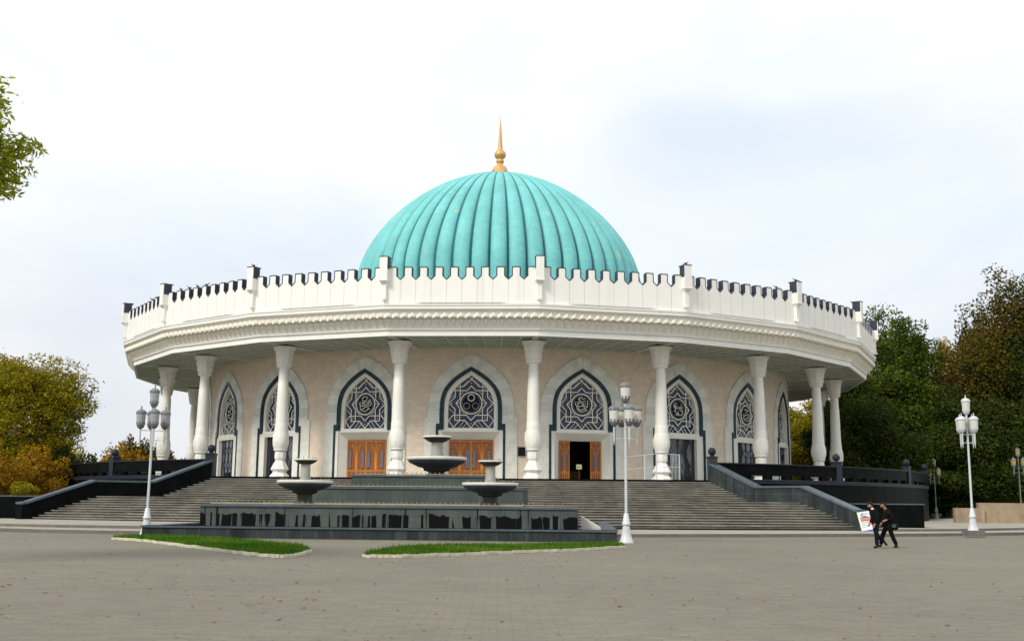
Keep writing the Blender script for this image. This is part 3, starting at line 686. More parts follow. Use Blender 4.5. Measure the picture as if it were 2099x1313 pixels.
def arcbox(b, r0, r1, a0_, a1_, z0, z1, mi=0, n=1, mt=None):
    for i in range(n):
        p, q = a0_+(a1_-a0_)*i/n, a0_+(a1_-a0_)*(i+1)/n
        vs = [polar(r, a, z) for a in (p, q) for r in (r0, r1) for z in (z0, z1)]
        b.add(vs, [(2, 6, 7, 3), (4, 0, 1, 5), (0, 4, 6, 2)], mi); b.add(vs, [(1, 3, 7, 5)], mi if mt is None else mt)
        if i == 0: b.add(vs, [(0, 2, 3, 1)], mi)
        if i == n-1: b.add(vs, [(4, 5, 7, 6)], mi)
for sg, lab in ((1, 'curved black granite balustrade with ball posts right of the stairs'), (-1, 'curved black granite balustrade with ball posts left of the stairs')):
    f = frame('balustrade', lab, 'balustrade')
    s0, s1 = .44, 2.3
    b = MB(); lo, hi = (s0*sg, s1*sg) if sg > 0 else (s1*sg, s0*sg)
    arcbox(b, RT-.42, RT-.05, lo, hi, ZT+.36, ZT+1.10, 0, 60); arcbox(b, RT-.48, RT+.02, lo, hi, ZT+1.10, ZT+1.17, 1, 60); b.build('panel', ['blackgranite', 'blackcoping'], f)
    b = MB(); arcbox(b, RT-.5, RT+.10, lo, hi, ZT+.0, ZT+.1, 0, 60); arcbox(b, RT-.1, RT+.06, lo, hi, ZT-.16, ZT-.002, 0, 60); b.build('coping', 'blackcoping', f)
    a = s0+.02
    while a < 1.75: b = MB(); arcbox(b, RT-.4, RT-.08, sg*a-.008, sg*a+.008, ZT+.1, ZT+.37); b.build('support_block', 'blackgranite', f); a += .045
    for k in range(1, 6):
        a = sg*(.434+.29*k); p = polar(RT-.22, a, 0); R = Matrix.Rotation(a, 3, 'Z')
        b = MB(); b.box((0, 0, ZT+.72), (.62, .52, 1.44), T=lambda v: R @ v+p); b.box((0, 0, ZT+1.46), (.7, .6, .1), T=lambda v: R @ v+p); po = b.build('post', 'blackcoping', f)
        b = MB(); b.lathe([(.02, -.27)]+[(.27*sin(pi*i/12), -.27*cos(pi*i/12)) for i in range(1, 12)]+[(.01, .27)], 20, (p.x, p.y, ZT+1.80)); b.build('stone_ball', 'blackcoping', po)
# low side walls beyond the stair foot
for (u0, u1), lab in (((24.3, 28.2), 'low black granite wall behind the two walking people'), ((-28.2, -25.0), 'low black granite wall by the orange bushes at the stair foot')):
    b = MB(); b.box(((u0+u1)/2, -43.5, .80), (u1-u0, 2.0, 1.6), 0); b.box(((u0+u1)/2, -43.5, 1.64), (u1-u0+.1, 2.1, .07), 1)
    o = b.build('garden_wall', ['blackgranite', 'granitetop']); o.location = (0, CY, 0); o.rotation_euler = (0, 0, AX); tag(o, lab, 'wall')

# white railing of the ramp
f = frame('ramp_railing', 'white metal ramp railing standing at the column by the glazed arch', 'railing'); b = MB()
Z = ZT
pts = [(11.4, 35.6), (13.4, 35.6), (15.0, 34.9)]
for z, rr in ((Z+1.75, .022), (Z+.9, .018)):
    b.tube([(pts[0][0], -pts[0][1], z-.22), (pts[1][0], -pts[1][1], z), (pts[2][0], -pts[2][1], z-.02)], rr, 6)
b.build('handrail', 'lampwhite', f)
for (x, v) in ((11.4, 35.6), (12.6, 35.6), (13.4, 35.6), (15.0, 34.9)):
    b = MB(); b.tube([(x, -v, Z), (x, -v, Z+1.75-(.2 if x < 12 else .08 if x < 13 else 0))], .04, 6); b.build('railing_post', 'lampwhite', f)
for i in range(7): b = MB(); x = 12.6+i*.13; b.tube([(x, -35.6, Z+.05), (x, -35.6, Z+.88)], .013, 5); b.build('baluster', 'lampwhite', f)
for i in range(7): b = MB(); q = i/6.; b.tube([(14.4+.6*q, -35.16+.26*q, Z+.05), (14.4+.6*q, -35.16+.26*q, Z+1.72)], .016, 5); b.build('baluster', 'lampwhite', f)
# little notice on a stand in the open door
ph = DL; p = polar(RW+.25, ph, ZT); Wm = Matrix.Translation((0, CY, 0)) @ Matrix.Rotation(AX, 4, 'Z')
pw = Wm @ polar(RW-.9, ph, ZT)
f = empty('notice_stand', pw, AX+ph, 'small pale notice on a thin stand inside the open wooden door', 'sign')
b = MB(); b.tube([(0, 0, 0), (0, 0, .95)], .02, 6); b.lathe([(.18, 0), (.16, .03), (.02, .04)], 12); b.build('stand', 'lampgrey', f)
b = MB(); b.box((0, -.02, 1.12), (.44, .03, .36), 0); b.box((-.02, -.04, 1.12), (.16, .008, .09), 1); b.build('notice_board', ['signyellow', 'signgrey'], f)

# ------------------------------------------------------------------ ground
b = MB(); b.add([(-1500, -300, 0), (1500, -300, 0), (1500, 2200, 0), (-1500, 2200, 0)], [(0, 1, 2, 3)]); o = b.build('ground', 'plaza'); tag(o, kind='structure')
arc = [(-95, 150), (-80, 108), (-60, 82), (-40, 62.5), (-25.3, 52.6), (-17, 49.4), (-8, 48.4), (0, 49.2), (6.4, 51.2), (18, 55.2), (25, 58.5), (31, 62.5), (50, 78), (70, 102), (90, 150)]
fr = [(p.x, p.y) for p in interp([(x, y, 0) for x, y in arc], 90)]
b = MB(); b.prism(fr+[(90, 230), (-95, 230)], -.02, .15, 1, 0); o = b.build('pavement', ['pavement', 'kerb']); tag(o, kind='structure')
b = MB()
for (p, q) in zip(fr[:-1], fr[1:]):
    d = (Vector((q[0], q[1], 0))-Vector((p[0], p[1], 0))); nn = Vector((-d.y, d.x, 0)).normalized()*.3
    b.add([(p[0], p[1], .156), (q[0], q[1], .156), (q[0]+nn.x, q[1]+nn.y, .156), (p[0]+nn.x, p[1]+nn.y, .156)], [(0, 1, 2, 3)])
o = b.build('kerb', 'kerbwhite' if 0 else 'steptop'); tag(o, kind='structure')
def apron(name, pts, z):
    b = MB(); b.prism(pts, .1, z, 1, 0); o = b.build(name, ['pavement', 'kerb']); tag(o, kind='structure')
fl = [(-90, 140), (-62, 87), (-41, 66.5), (-26, 55.6), (-17.5, 52.9), (-14.6, 52.7)]
apron('upper_pavement', [(p.x, p.y) for p in interp([(x, y, 0) for x, y in fl], 30)]+[(-14.6, 61), (-24, 66), (-30, 80), (-90, 160)], .29)
fr_ = [(21.6, 60.6), (26, 62.2), (31, 66), (50, 81), (70, 106)]
apron('upper_pavement', [(p.x, p.y) for p in interp([(x, y, 0) for x, y in fr_], 30)]+[(70, 150), (24, 74), (21.6, 64)], .29)
# lawns behind and at the sides (leaf-strewn earth under the trees)
b = MB(); b.prism([(-140, 90), (-44, 84), (-40, 100), (-46, 130), (-30, 165), (30, 165), (46, 130), (40, 100), (34, 79), (140, 70), (400, 400), (-400, 400)], -.05, .20, 0); o = b.build('lawn', 'soil'); tag(o, kind='structure')

# grass patches with pale kerbs
def patch(fr_pts, bk_pts, lab, seed):
    fp = [(p.x, p.y) for p in interp([(x, y, 0) for x, y in fr_pts], 34)]; bp = [(p.x, p.y) for p in interp([(x, y, 0) for x, y in bk_pts], 20)]
    poly = fp+bp
    b = MB(); b.prism(poly, 0, .06, 0); o = b.build('lawn_bed', 'soil'); tag(o, kind='structure')
    k = MB(); rr = random.Random(seed)
    for p, q in zip(fp[:-1], fp[1:]):
        d = Vector((q[0]-p[0], q[1]-p[1])); 
        if d.length < 1e-3: continue
        k.bar((p[0]+d.x*.02, p[1]+d.y*.02, .045+rr.uniform(-.012, .012)), (q[0]-d.x*.02, q[1]-d.y*.02, .045+rr.uniform(-.012, .012)), .08, .09)
    o = k.build('lawn_kerb', 'kerbwhite'); tag(o, kind='structure')
    g = MB(); xs = [p[0] for p in poly]; ys = [p[1] for p in poly]; n = 0
    def inside(x, y):
        c = False; j = len(poly)-1
        for i in range(len(poly)):
            if (poly[i][1] > y) != (poly[j][1] > y) and x < (poly[j][0]-poly[i][0])*(y-poly[i][1])/(poly[j][1]-poly[i][1])+poly[i][0]: c = not c
            j = i
        return c
    while n < 15000:
        x, y = rr.uniform(min(xs), max(xs)), rr.uniform(min(ys), max(ys))
        if not inside(x, y): continue
        n += 1; h = rr.uniform(.05, .16)*(1.5 if rr.random() < .07 else 1); a = rr.uniform(0, pi); w_ = rr.uniform(.012, .03); lx, ly = rr.uniform(-.06, .06), rr.uniform(-.06, .06)
        dx, dy = cos(a)*w_, sin(a)*w_
        g.add([(x-dx, y-dy, .05), (x+dx, y+dy, .05), (x+lx, y+ly, .05+h)], [(0, 1, 2)])
    o = g.build('grass', 'grass'); tag(o, lab, 'grass', kind='stuff')
def gp(px, py, z=0):                                             # a photo measurement turned into a ground point
    x, y = (px-1049.5)/F, (656.5-py)/F; d = fw+rt*x+up*y; t_ = (z-EYE)/d.z; return (d.x*t_, d.y*t_)
patch([gp(*p) for p in ((230, 1105), (290, 1109), (370, 1119), (440, 1128), (500, 1136), (560, 1142), (600, 1141), (637, 1131))], [gp(*p) for p in ((615, 1122), (500, 1111), (400, 1104), (300, 1101), (235, 1103))], 'green grass patch in front of the leaning lamp, left of the gap', 1)
patch([gp(*p) for p in ((742, 1142), (820, 1142), (900, 1139), (1100, 1132), (1200, 1128), (1282, 1122))], [gp(*p) for p in ((1262, 1117), (1150, 1119), (1050, 1121), (900, 1122), (820, 1126), (760, 1135))], 'green grass patch before the fountain basin, right of the gap', 2)

# fallen leaves
g = MB(); rr = random.Random(11)
for i in range(1700):
    y = 6+50*rr.random()**1.25; x = rr.uniform(-.55, .55)*y
    if x > -.1*y and rr.random() < .45: continue
    s_ = rr.uniform(.014, .036)*(1.25 if y > 15 else 1); a = rr.uniform(0, 2*pi); c_, s2 = cos(a), sin(a); z = .006+rr.uniform(0, .004)
    pts = [(1.3, 0), (.5, .55), (-.5, .5), (-1.2, 0), (-.4, -.6), (.6, -.45)]
    g.add([(x+s_*(px*c_-py*s2), y+s_*(px*s2+py*c_), z+s_*rr.uniform(0, .55)) for px, py in pts], [tuple(range(6))])
for i in range(700):
    x, y = rr.uniform(-48, -14), 0; y = 53.5+abs(x+15)*.45+rr.uniform(-3.3, 4)
    s_ = rr.uniform(.03, .07); a = rr.uniform(0, 6.28)
    g.add([(x+s_*cos(a+q*1.57), y+s_*sin(a+q*1.57), .31) for q in range(4)], [(0, 1, 2, 3)])
o = g.build('fallen_leaves', 'leaf_fallen'); tag(o, 'fallen autumn leaves scattered over the grey paving', 'leaves', kind='stuff')

# ------------------------------------------------------------------ fountain
ft = empty('fountain', (0, CY, 0), AX, 'tiered grey granite cascade fountain with stone bowls in front of the stairs', 'fountain')
UC = 0.
def tier(name, u0, u1, v0, v1, z0, z1, mw, lip=.0, mt='granitetop'):
    b = MB(); cu, cv = (u0+u1)/2, (v0+v1)/2
    b.box((cu, -cv, (z0+z1-.08)/2), (u1-u0, v1-v0, z1-.08-z0), 0); b.box((cu, -cv, z1-.04), (u1-u0+.12, v1-v0+.12, .08), 1)
    return b.build(name, [mw, mt], ft)
# outer basin: four walls and water
b = MB(); u0, u1, v0, v1 = -10.0, 9.75, 47.5, 64.6
for (c_, d_) in ((((u0+u1)/2, -(v0-.0)), (u1-u0, .5)), (((u0+u1)/2, -v1), (u1-u0, .5))):
    if c_[1] < -60: b.box((c_[0], c_[1], .205), (d_[0], d_[1], .41), 0); b.box((c_[0], c_[1], .45), (d_[0]+.1, d_[1]+.12, .08), 1)
for x in (u0+.25, u1-.25): b.box((x, -(v0+v1)/2, .205), (.5, v1-v0-.5, .41), 0); b.box((x, -(v0+v1)/2, .45), (.58, v1-v0-.62, .078), 1)
b.add([(u0+.4, -v1+.2, .3), (u1-.4, -v1+.2, .3), (u1-.4, -v0, .3), (u0+.4, -v0, .3)], [(0, 1, 2, 3)], 2)
b.build('basin', ['granite', 'granitetop', 'water'], ft)
tier('lower_tier', -8.1, 8.15, 54.0, 63.3, .2, 1.36, 'wetgranite')
tier('middle_tier', -5.45, 5.40, 50.2, 55.1, 1.3, 2.24, 'greygranite')
tier('upper_tier', -3.55, 3.55, 47.6, 53.8, 2.2, 2.88, 'greygranite')
b = MB(); b.add([(9.2, -59, 0.45), (8.3, -59, .95), (8.3, -56, .95), (9.2, -56, .45), (8.3, -59, .3), (8.3, -56, .3), (9.6, -59, .3), (9.6, -56, .3)], [(0, 1, 2, 3), (0, 4, 1), (2, 5, 7, 3), (0, 3, 7, 6), (0, 6, 4)], 0); b.build('side_spillway', 'bowlrim', ft)
def nozzles(u0, u1, v, z):
    b = MB(); b.tube([(u0, -v, z+.05), (u1, -v, z+.05)], .03, 6); n = int((u1-u0)/.24)
    for i in range(n+1): x = u0+(u1-u0)*i/n; b.tube([(x, -v, z+.05), (x, -v, z+.17)], .018, 4)
    b.build('nozzle_pipe', 'brass', ft)
nozzles(-7.9, 5.8, 62.6, 1.36); nozzles(-5.2, 5.1, 54.7, 2.24); nozzles(-3.4, 3.4, 53.4, 2.88); nozzles(-7.6, 7.4, 55.6, 1.36)
def bowls(u, v, z0, rb, zb, rs_, zs):
    c_ = (u, -v, 0)
    b = MB(); b.lathe([(rb*.36, z0), (rb*.36, z0+.12), (rb*.27, z0+.2), (rb*.27, zb-.55*rb*.9)], 20, c_); b.lathe([(rb*.27, zb-rb*.5), (rb*.42, zb-rb*.44)], 20, c_); b.build('pedestal', 'bowl', ft)
    b = MB(); b.lathe([(.02, zb-rb*.46), (rb*.42, zb-rb*.46), (rb*.45, zb-rb*.37), (rb*.62, zb-rb*.33), (rb*.9, zb-rb*.20), (rb*.95, zb-rb*.15), (rb*.95, zb-rb*.11), (rb, zb-rb*.10), (rb, zb-.01), (rb*.96, zb), (rb*.9, zb-.04), (rb*.5, zb-rb*.12), (.02, zb-rb*.12)], 36, c_, mis=[0, 0, 0, 0, 0, 2, 1, 1, 1, 1, 0, 0])
    lo = b.build('lower_bowl', ['bowl', 'bowlrim', 'bowlblue'], ft)
    b = MB(); b.lathe([(rs_*.48, zb-rb*.12), (rs_*.46, zb+.05), (rs_*.40, zb+.3), (rs_*.40, zs-rs_*.45)], 20, c_); b.build('stem', 'frame2', ft)
    b = MB(); b.lathe([(.02, zs-rs_*.46), (rs_*.42, zs-rs_*.46), (rs_*.7, zs-rs_*.34), (rs_*.95, zs-rs_*.16), (rs_, zs-rs_*.12), (rs_, zs), (rs_*.9, zs-.03), (.02, zs-.1)], 28, c_, mis=[0, 0, 0, 0, 1, 1, 0]); 
    b.build('upper_bowl', ['bowl', 'bowlrim'], ft)
    b = MB()
    for i in range(12): a = i*pi/6; b.tube([(u+rs_*.8*cos(a), -v+rs_*.8*sin(a), zs-.05), (u+rs_*.8*cos(a), -v+rs_*.8*sin(a), zs+.10)], .012, 4)
    for i in range(20): a = i*pi/10; b.tube([(u+rb*.85*cos(a), -v+rb*.85*sin(a), zb-.05), (u+rb*.85*cos(a), -v+rb*.85*sin(a), zb+.09)], .012, 4)
    b.build('bowl_nozzles', 'brass', ft)
bowls(-4.15, 61.0, 1.36, 1.26, 2.46, .53, 3.42); bowls(4.25, 61.0, 1.36, 1.26, 2.42, .55, 3.40); bowls(.42, 50.5, 2.88, 1.64, 3.95, .79, 5.1)
# front wall of the basin stands a little forward of square
b = MB(); b.box((0, 0, .205), (19.75, .5, .41), 0); b.box((0, 0, .45), (19.85, .62, .08), 1)
o = b.build('basin_front', ['granite', 'granitetop'], ft); o.location = ((u0+u1)/2, -64.6, 0)

# ------------------------------------------------------------------ lamps
def lantern(b, c_, s_=1., g=1):
    x, y, z = c_; q = .73*s_
    b.lathe([(.05*q, 0), (.10*q, .02*s_), (.19*q, .07*s_), (.225*q, .16*s_), (.24*q, .22*s_)], 14, c_, mi=0)
    for k in range(8):
        a = k*2*pi/8
        b.bar((x+.24*q*cos(a), y+.24*q*sin(a), z+.18*s_), (x+.255*q*cos(a), y+.255*q*sin(a), z+.31*s_), .10*q, .02, mi=0)
        b.bar((x+.285*q*cos(a), y+.285*q*sin(a), z+.67*s_), (x+.30*q*cos(a), y+.30*q*sin(a), z+.74*s_), .10*q, .02, mi=0)
    b.lathe([(.24*q, .20*s_), (.285*q, .70*s_)], 16, c_, mi=1)
    b.lathe([(.31*q, .68*s_), (.32*q, .74*s_), (.27*q, .80*s_), (.16*q, .86*s_), (.05*q, .88*s_), (.03*q, .94*s_), (.05*q, .97*s_), (.01*q, 1.04*s_)], 16, c_, mi=0)
def lamp(name, loc, label, arms, H=6.5, rz=0, mg='lampglass', mbody='lampwhite', lant='lampgrey'):
    f = empty(name, loc, rz, label, 'street lamp', 'ornate plaza lamps')
    b = MB(); b.lathe([(.30, 0), (.30, .04), (.26, .09), (.19, .35), (.14, .68), (.14, .70), (.175, .72), (.175, .77), (.15, .79), (.095, 1.15), (.075, 1.18)], 20); b.build('base', mbody, f)
    b = MB(); b.lathe([(.06, 1.17), (.05, H-2.45), (.05, H-1.02)], 14); b.build('pole', mbody, f)
    b = MB()
    for (x, y) in arms:
        for z in (H-2.05, H-2.48): b.tube([(0, 0, z), (x, y, z)], .018, 6)
        b.lathe([(.003, H-2.78), (.03, H-2.6), (.042, H-2.55), (.042, H-1.98)], 10, (x, y, 0))
    b.build('lamp_arms', mbody, f)
    for (x, y) in arms:
        b = MB(); lantern(b, (x, y, H-2.0), 1.0); b.build('lantern', [lant, mg], f)
    b = MB(); lantern(b, (0, 0, H-1.04), 1.0); b.build('lantern', [lant, mg], f)
    return f
def at(px, py, z=0): x, y = gp(px, py, z); return (x, y, z)
def atd(px, Y, z):                                               # point on the vertical plane through photo column px at distance Y
    return ((px-1024.5)/F*Y*1.0, Y, z)
ARM = lambda r, d: [(r*cos(radians(d+90*k)), r*sin(radians(d+90*k))) for k in range(4)]
lamp('street_lamp', at(1284, 1112), 'white five-lantern lamp standing at the right end of the fountain basin', ARM(.49, 12), 6.66)
lamp('street_lamp', at(299, 1096), 'slim lamp with grey lanterns at the left end of the fountain basin', ARM(.52, 24), 6.62, mg='lampglassgrey')
lamp('street_lamp', atd(1986, 56, .29), 'tall white lamp on the pavement steps near the tan wall', ARM(.42, 30), 7.0, lant='lampwhite')
lamp('street_lamp', atd(1913, 112, .2), 'small distant lamp with yellowish lanterns behind the low black wall', ARM(.6, 24), 6.2, mg='lampyellow', mbody='lampgrey')  # grey body colour stands in for shade on this distant lamp
lamp('street_lamp', atd(2087, 104, .2), 'dim distant lamp in the shade of the dark trees at the right edge', ARM(.6, 24), 7.0, mg='lampyellow', mbody='lampgrey')  # body coloured grey as well, shade painted in
b = MB(); b.box((0, 0, .08), (.85, .85, .3)); o = b.build('lamp_plinth', 'kerb'); o.location = atd(1986, 56, .0); o.location.z = .13; tag(o, 'square stone plinth under the tall white lamp on the pavement', 'plinth')

# tan garden wall on the right
b = MB(); b.box((4.2, 0, .65), (2.2, .5, 1.3), 0); b.box((16, .3, .85), (22, .5, 1.7), 0); o = b.build('garden_wall', 'tanwall'); o.location = atd(1866, 84, 0.1); o.rotation_euler = (0, 0, -.05); tag(o, 'long tan stone wall below the dark trees at the right edge', 'wall')

# signboard
p = (.3333*62-.2, 61.3, .15)
f = empty('signboard', (20.6, 60.9, .16), .10, 'white leaning signboard with a building picture and red arrow beside the stair foot', 'sign')
b = MB(); T = Matrix.Rotation(-.14, 3, 'Y') @ Matrix.Rotation(-.22, 3, 'X')
Tt = lambda v: T @ v+Vector((0, 0, 0))
b.box((0, 0, .56), (.74, .035, 1.06), 0, T=Tt); b.box((0, -.0, .01), (.76, .06, .08), 1, T=Tt); b.box((.385, .0, .56), (.04, .05, 1.08), 1, T=Tt); b.box((-.38, .0, .56), (.02, .045, 1.08), 2, T=Tt); b.build('sign_panel', ['signwhite', 'signblue', 'signyellow'], f)
b = MB()
yy = -.026
b.box((.0, yy, .68), (.58, .008, .15), 0, T=Tt); b.box((0, yy, .59), (.60, .010, .035), 1, T=Tt); b.box((0, yy, .765), (.60, .010, .025), 2, T=Tt)
b.add([Tt(Vector((.14*cos(pi*i/10), yy-.003, .775+.07*sin(pi*i/10)))) for i in range(11)], [tuple(range(11))], 2)
for i, (x, wd) in enumerate(((-.1, .42), (-.13, .34), (-.1, .4), (-.14, .3))): b.box((x, yy, .50-i*.085), (wd, .006, .022), 4, T=Tt)
for z in (.98, .93): b.box((0, yy, z), (.46, .006, .02), 4, T=Tt)
b.box((.17, yy-.002, .50), (.24, .008, .04), 3, T=Tt); b.box((.27, yy-.002, .44), (.05, .008, .14), 3, T=Tt)
b.add([Tt(Vector(q)) for q in ((.18, yy-.005, .38), (.27, yy-.005, .29), (.36, yy-.005, .38))], [(0, 1, 2)], 3)
b.build('sign_print', ['signsalmon', 'signbrown', 'signsky', 'signred', 'signgrey'], f)
b = MB(); b.tube([(-.3, .05, 1.0), (-.32, .55, 0)], .02, 6); b.tube([(.3, .05, 1.0), (.28, .55, 0)], .02, 6); b.build('sign_stand', 'lampgrey', f)

# ------------------------------------------------------------------ people
def skin_obj(name, chains, mat_, parent, sub=1, root=0):
    """chains: list of lists of (x,y,z,r); equal points are welded"""
    vs, rs_, es = [], [], []; idx = {}
    for ch in chains:
        prev = None
        for (x, y, z, r) in ch:
            k = (round(x, 4), round(y, 4), round(z, 4))
            if k not in idx: idx[k] = len(vs); vs.append((x, y, z)); rs_.append(r)
            i = idx[k]
            if prev is not None and prev != i: es.append((prev, i))
            prev = i
    me = bpy.data.meshes.new(name+'_rig'); me.from_pydata(vs, es, []); o = bpy.data.objects.new(name+'_rig', me); S.collection.objects.link(o)
    sk = o.modifiers.new('s', 'SKIN'); sk.use_smooth_shade = True; ss = o.modifiers.new('u', 'SUBSURF'); ss.levels = sub; ss.render_levels = sub
    lay = me.skin_vertices[0].data if me.skin_vertices else None
    if lay is None:
        bpy.context.view_layer.objects.active = o; lay = me.skin_vertices[0].data
    for i, r in enumerate(rs_): lay[i].radius = (r if not isinstance(r, tuple) else r[0], r if not isinstance(r, tuple) else r[1]); lay[i].use_root = (i == root)
    dg = bpy.context.evaluated_depsgraph_get(); dg.update()
    m2 = bpy.data.meshes.new_from_object(o.evaluated_get(dg)); m2.name = name
    bpy.data.objects.remove(o); m2.materials.clear(); m2.materials.append(MT[mat_])
    for p_ in m2.polygons: p_.use_smooth = True
    q = bpy.data.objects.new(name, m2); S.collection.objects.link(q); q.parent = parent; return q
def person(loc, rz, label, J, H=1.0, mtr='cloth_navy', bow=.1):
    """local frame: x = walking direction, y = left, z up; J = joint dictionary"""
    f = empty('person', loc, rz, label, 'person', 'people walking side by side'); f.scale = (H, H, H)
    pel, ch, nk, hd = J['pelvis'], J['chest'], J['neck'], J['head']
    V = lambda p_, r: (*p_, r)
    def lerp(a, c_, t_): return tuple(a[i]+(c_[i]-a[i])*t_ for i in range(3))
    chains = [[V(pel, .07), V(lerp(pel, ch, .5), .085), V(ch, .085), V(nk, .055), V(lerp(nk, hd, .45), .055), V(lerp(nk, hd, .8), .082), V(hd, .092), V(lerp(nk, hd, 1.45), .06)]]
    for s_ in 'LR':
        sh_, el, wr = J['sh'+s_], J['el'+s_], J['wr'+s_]; hp, kn, an, to = J['hp'+s_], J['kn'+s_], J['an'+s_], J['to'+s_]
        chains.append([V(ch, .085), V(sh_, .030), V(el, .028), V(wr, .024)])
        d = Vector(wr)-Vector(el); d.normalize(); sdv = d.cross(Vector((0, 1, 0))); sdv.normalize()
        palm = Vector(wr)+d*.07; chains.append([V(wr, .024), V(tuple(palm), .028)])
        for q, ln in ((-1.5, .06), (-.5, .075), (.5, .08), (1.5, .07)):
            a = palm+sdv*q*.018+d*.01; m_ = a+d*ln*.5+sdv*q*.002; e_ = a+d*ln*.9+Vector((.02, 0, -.01))
            chains.append([V(tuple(palm), .032), V(tuple(a+d*.015), .010), V(tuple(m_), .009), V(tuple(e_), .008)])
        th_ = Vector(wr)+d*.03; chains.append([V(wr, .027), V(tuple(th_+sdv*.035), .011), V(tuple(th_+sdv*.05+d*.04), .009)])
        chains.append([V(pel, .07), V(hp, .045), V(kn, .04), V(an, .030), V(to, .026)])
    body = skin_obj('body', chains, 'skin', f)
    # face: nose, brow, ears, as one mesh welded on by overlap
    hdv = Vector(hd); fx = Vector((cos(bow), 0, -sin(bow))); uz = Vector((sin(bow), 0, cos(bow)))
    b = MB()
    b.lathe([(.001, -.02), (.018, -.014), (.012, .02), (.002, .035)], 8, tuple(hdv+fx*.098-uz*.012))
    for s_ in (-1, 1): b.lathe([(.001, -.028), (.016, -.01), (.018, .012), (.002, .03)], 8, tuple(hdv+Vector((0, s_*.088, 0))-uz*.005))
    b.tube([tuple(hdv+fx*.088-uz*.052+Vector((0, y, 0))) for y in (-.02, 0, .02)], .008, 5)
    b.build('face', 'skin', body)
    b = MB()
    for s_ in (-1, 1): b.lathe([(.001, -.008), (.010, 0), (.001, .008)], 8, tuple(hdv+fx*.088+Vector((0, s_*.032, 0))+uz*.012))
    b.build('eyes', 'hair', body)
    # hair cap
    b = MB(); vs = []; n, m = 14, 9
    for i in range(m+1):
        a = i/m*pi*.62
        for k in range(n): t_ = 2*pi*k/n; vs.append(hdv-fx*.014+uz*.012+(fx*cos(t_)*sin(a)*(.110 if cos(t_) < 0 else .098)+Vector((0, 1, 0))*sin(t_)*sin(a)*.100+uz*cos(a)*.118)*(1+.03*sin(k*2.3+i)))
    fs = [(i*n+k, i*n+(k+1) % n, (i+1)*n+(k+1) % n, (i+1)*n+k) for i in range(m) for k in range(n) if not (i > m*.55 and cos(2*pi*(k+.5)/n) > .35)]
    b.add(vs, fs, 0, True); b.build('hair', 'hair', f)
    jk = [[V(lerp(pel, ch, -.22), .165), V(pel, .16), V(lerp(pel, ch, .5), .155), V(ch, .18), V(lerp(ch, nk, .8), .085)]]
    for s_ in 'LR': jk.append([V(ch, .18), V(J['sh'+s_], .09), V(J['el'+s_], .07), V(lerp(J['el'+s_], J['wr'+s_], .98), .048)])
    skin_obj('jacket', jk, 'cloth_black', f)
    tr = [[V(lerp(pel, ch, .12), .13), V(pel, .135)]]
    for s_ in 'LR': tr.append([V(pel, .135), V(J['hp'+s_], .115), V(J['kn'+s_], .088), V(lerp(J['kn'+s_], J['an'+s_], .99), .078)])
    skin_obj('trousers', tr, mtr, f, root=1)
    for s_ in 'LR':
        an, to = Vector(J['an'+s_]), Vector(J['to'+s_]); hl = an-(to-an)*.35+Vector((0, 0, -.03))
        skin_obj('shoe', [[V(tuple(hl), .045), V(tuple(an+Vector((0, 0, -.02))), .052), V(tuple((an+to)/2+Vector((0, 0, -.012))), .05), V(tuple(to+Vector((0, 0, 0))), .038)]], 'shoe', f)
    b = MB(); b.lathe([(.055, -.02), (.062, .02), (.058, .035)], 12, tuple(Vector(nk)+Vector((0, 0, -.005)))); b.build('collar', 'signwhite' if mtr == 'cloth_navy' else 'cloth_black', f)
    return f
# left figure: bent head, trailing foot lifted; walking towards the left of the picture
J1 = dict(pelvis=(0, 0, .93), chest=(.05, 0, 1.28), neck=(.10, 0, 1.46), head=(.19, 0, 1.60),
          shL=(.05, .18, 1.38), elL=(.0, .23, 1.11), wrL=(.10, .2, .90), shR=(.07, -.18, 1.38), elR=(.02, -.23, 1.11), wrR=(.14, -.18, .93),
          hpL=(0, .09, .88), knL=(.03, .10, .48), anL=(.02, .10, .09), toL=(.19, .11, .04),
          hpR=(0, -.09, .88), knR=(-.05, -.10, .48), anR=(-.36, -.10, .24), toR=(-.46, -.10, .09))
x, y = gp(1797, 1123)
person((x, y, 0), pi+.05, 'dark-haired person in black jacket bowing the head, walking nearest the white signboard', J1, 1.0, 'cloth_navy', .5)
J2 = dict(pelvis=(0, 0, .90), chest=(.03, 0, 1.26), neck=(.07, 0, 1.45), head=(.16, 0, 1.60),
          shL=(.02, .18, 1.37), elL=(-.10, .22, 1.10), wrL=(.10, .17, 1.04), shR=(.05, -.18, 1.37), elR=(.02, -.23, 1.10), wrR=(.16, -.18, .93),
          hpL=(0, .09, .86), knL=(-.10, .10, .47), anL=(-.27, .10, .09), toL=(-.12, .11, .04),
          hpR=(0, -.09, .86), knR=(.17, -.10, .50), anR=(.28, -.10, .10), toR=(.44, -.10, .07))
x2, y2 = gp(1829, 1123)
person((x2, y2+.35, 0), pi+.02, 'person in black with one forearm raised and a bag at the hip', J2, 1.0, 'cloth_black', .35)
f = empty('shoulder_bag', (x2+.17, y2+.35-.23, .80), 0, 'small dark shoulder bag hanging at the hip of the rear walker', 'bag')
b = MB(); b.lathe([(.01, -.13), (.10, -.12), (.14, -.04), (.135, .08), (.10, .12), (.01, .13)], 14); o = b.build('bag_body', 'cloth_black', f)
b = MB(); b.box((-.06, -.12, .03), (.14, .05, .12)); b.build('bag_pocket', 'bagmat', f)
b = MB(); b.tube([(-.06, .1, .1), (-.15, .12, .35), (-.23, .2, .62)], .014, 5); b.build('bag_strap', 'cloth_black', f)

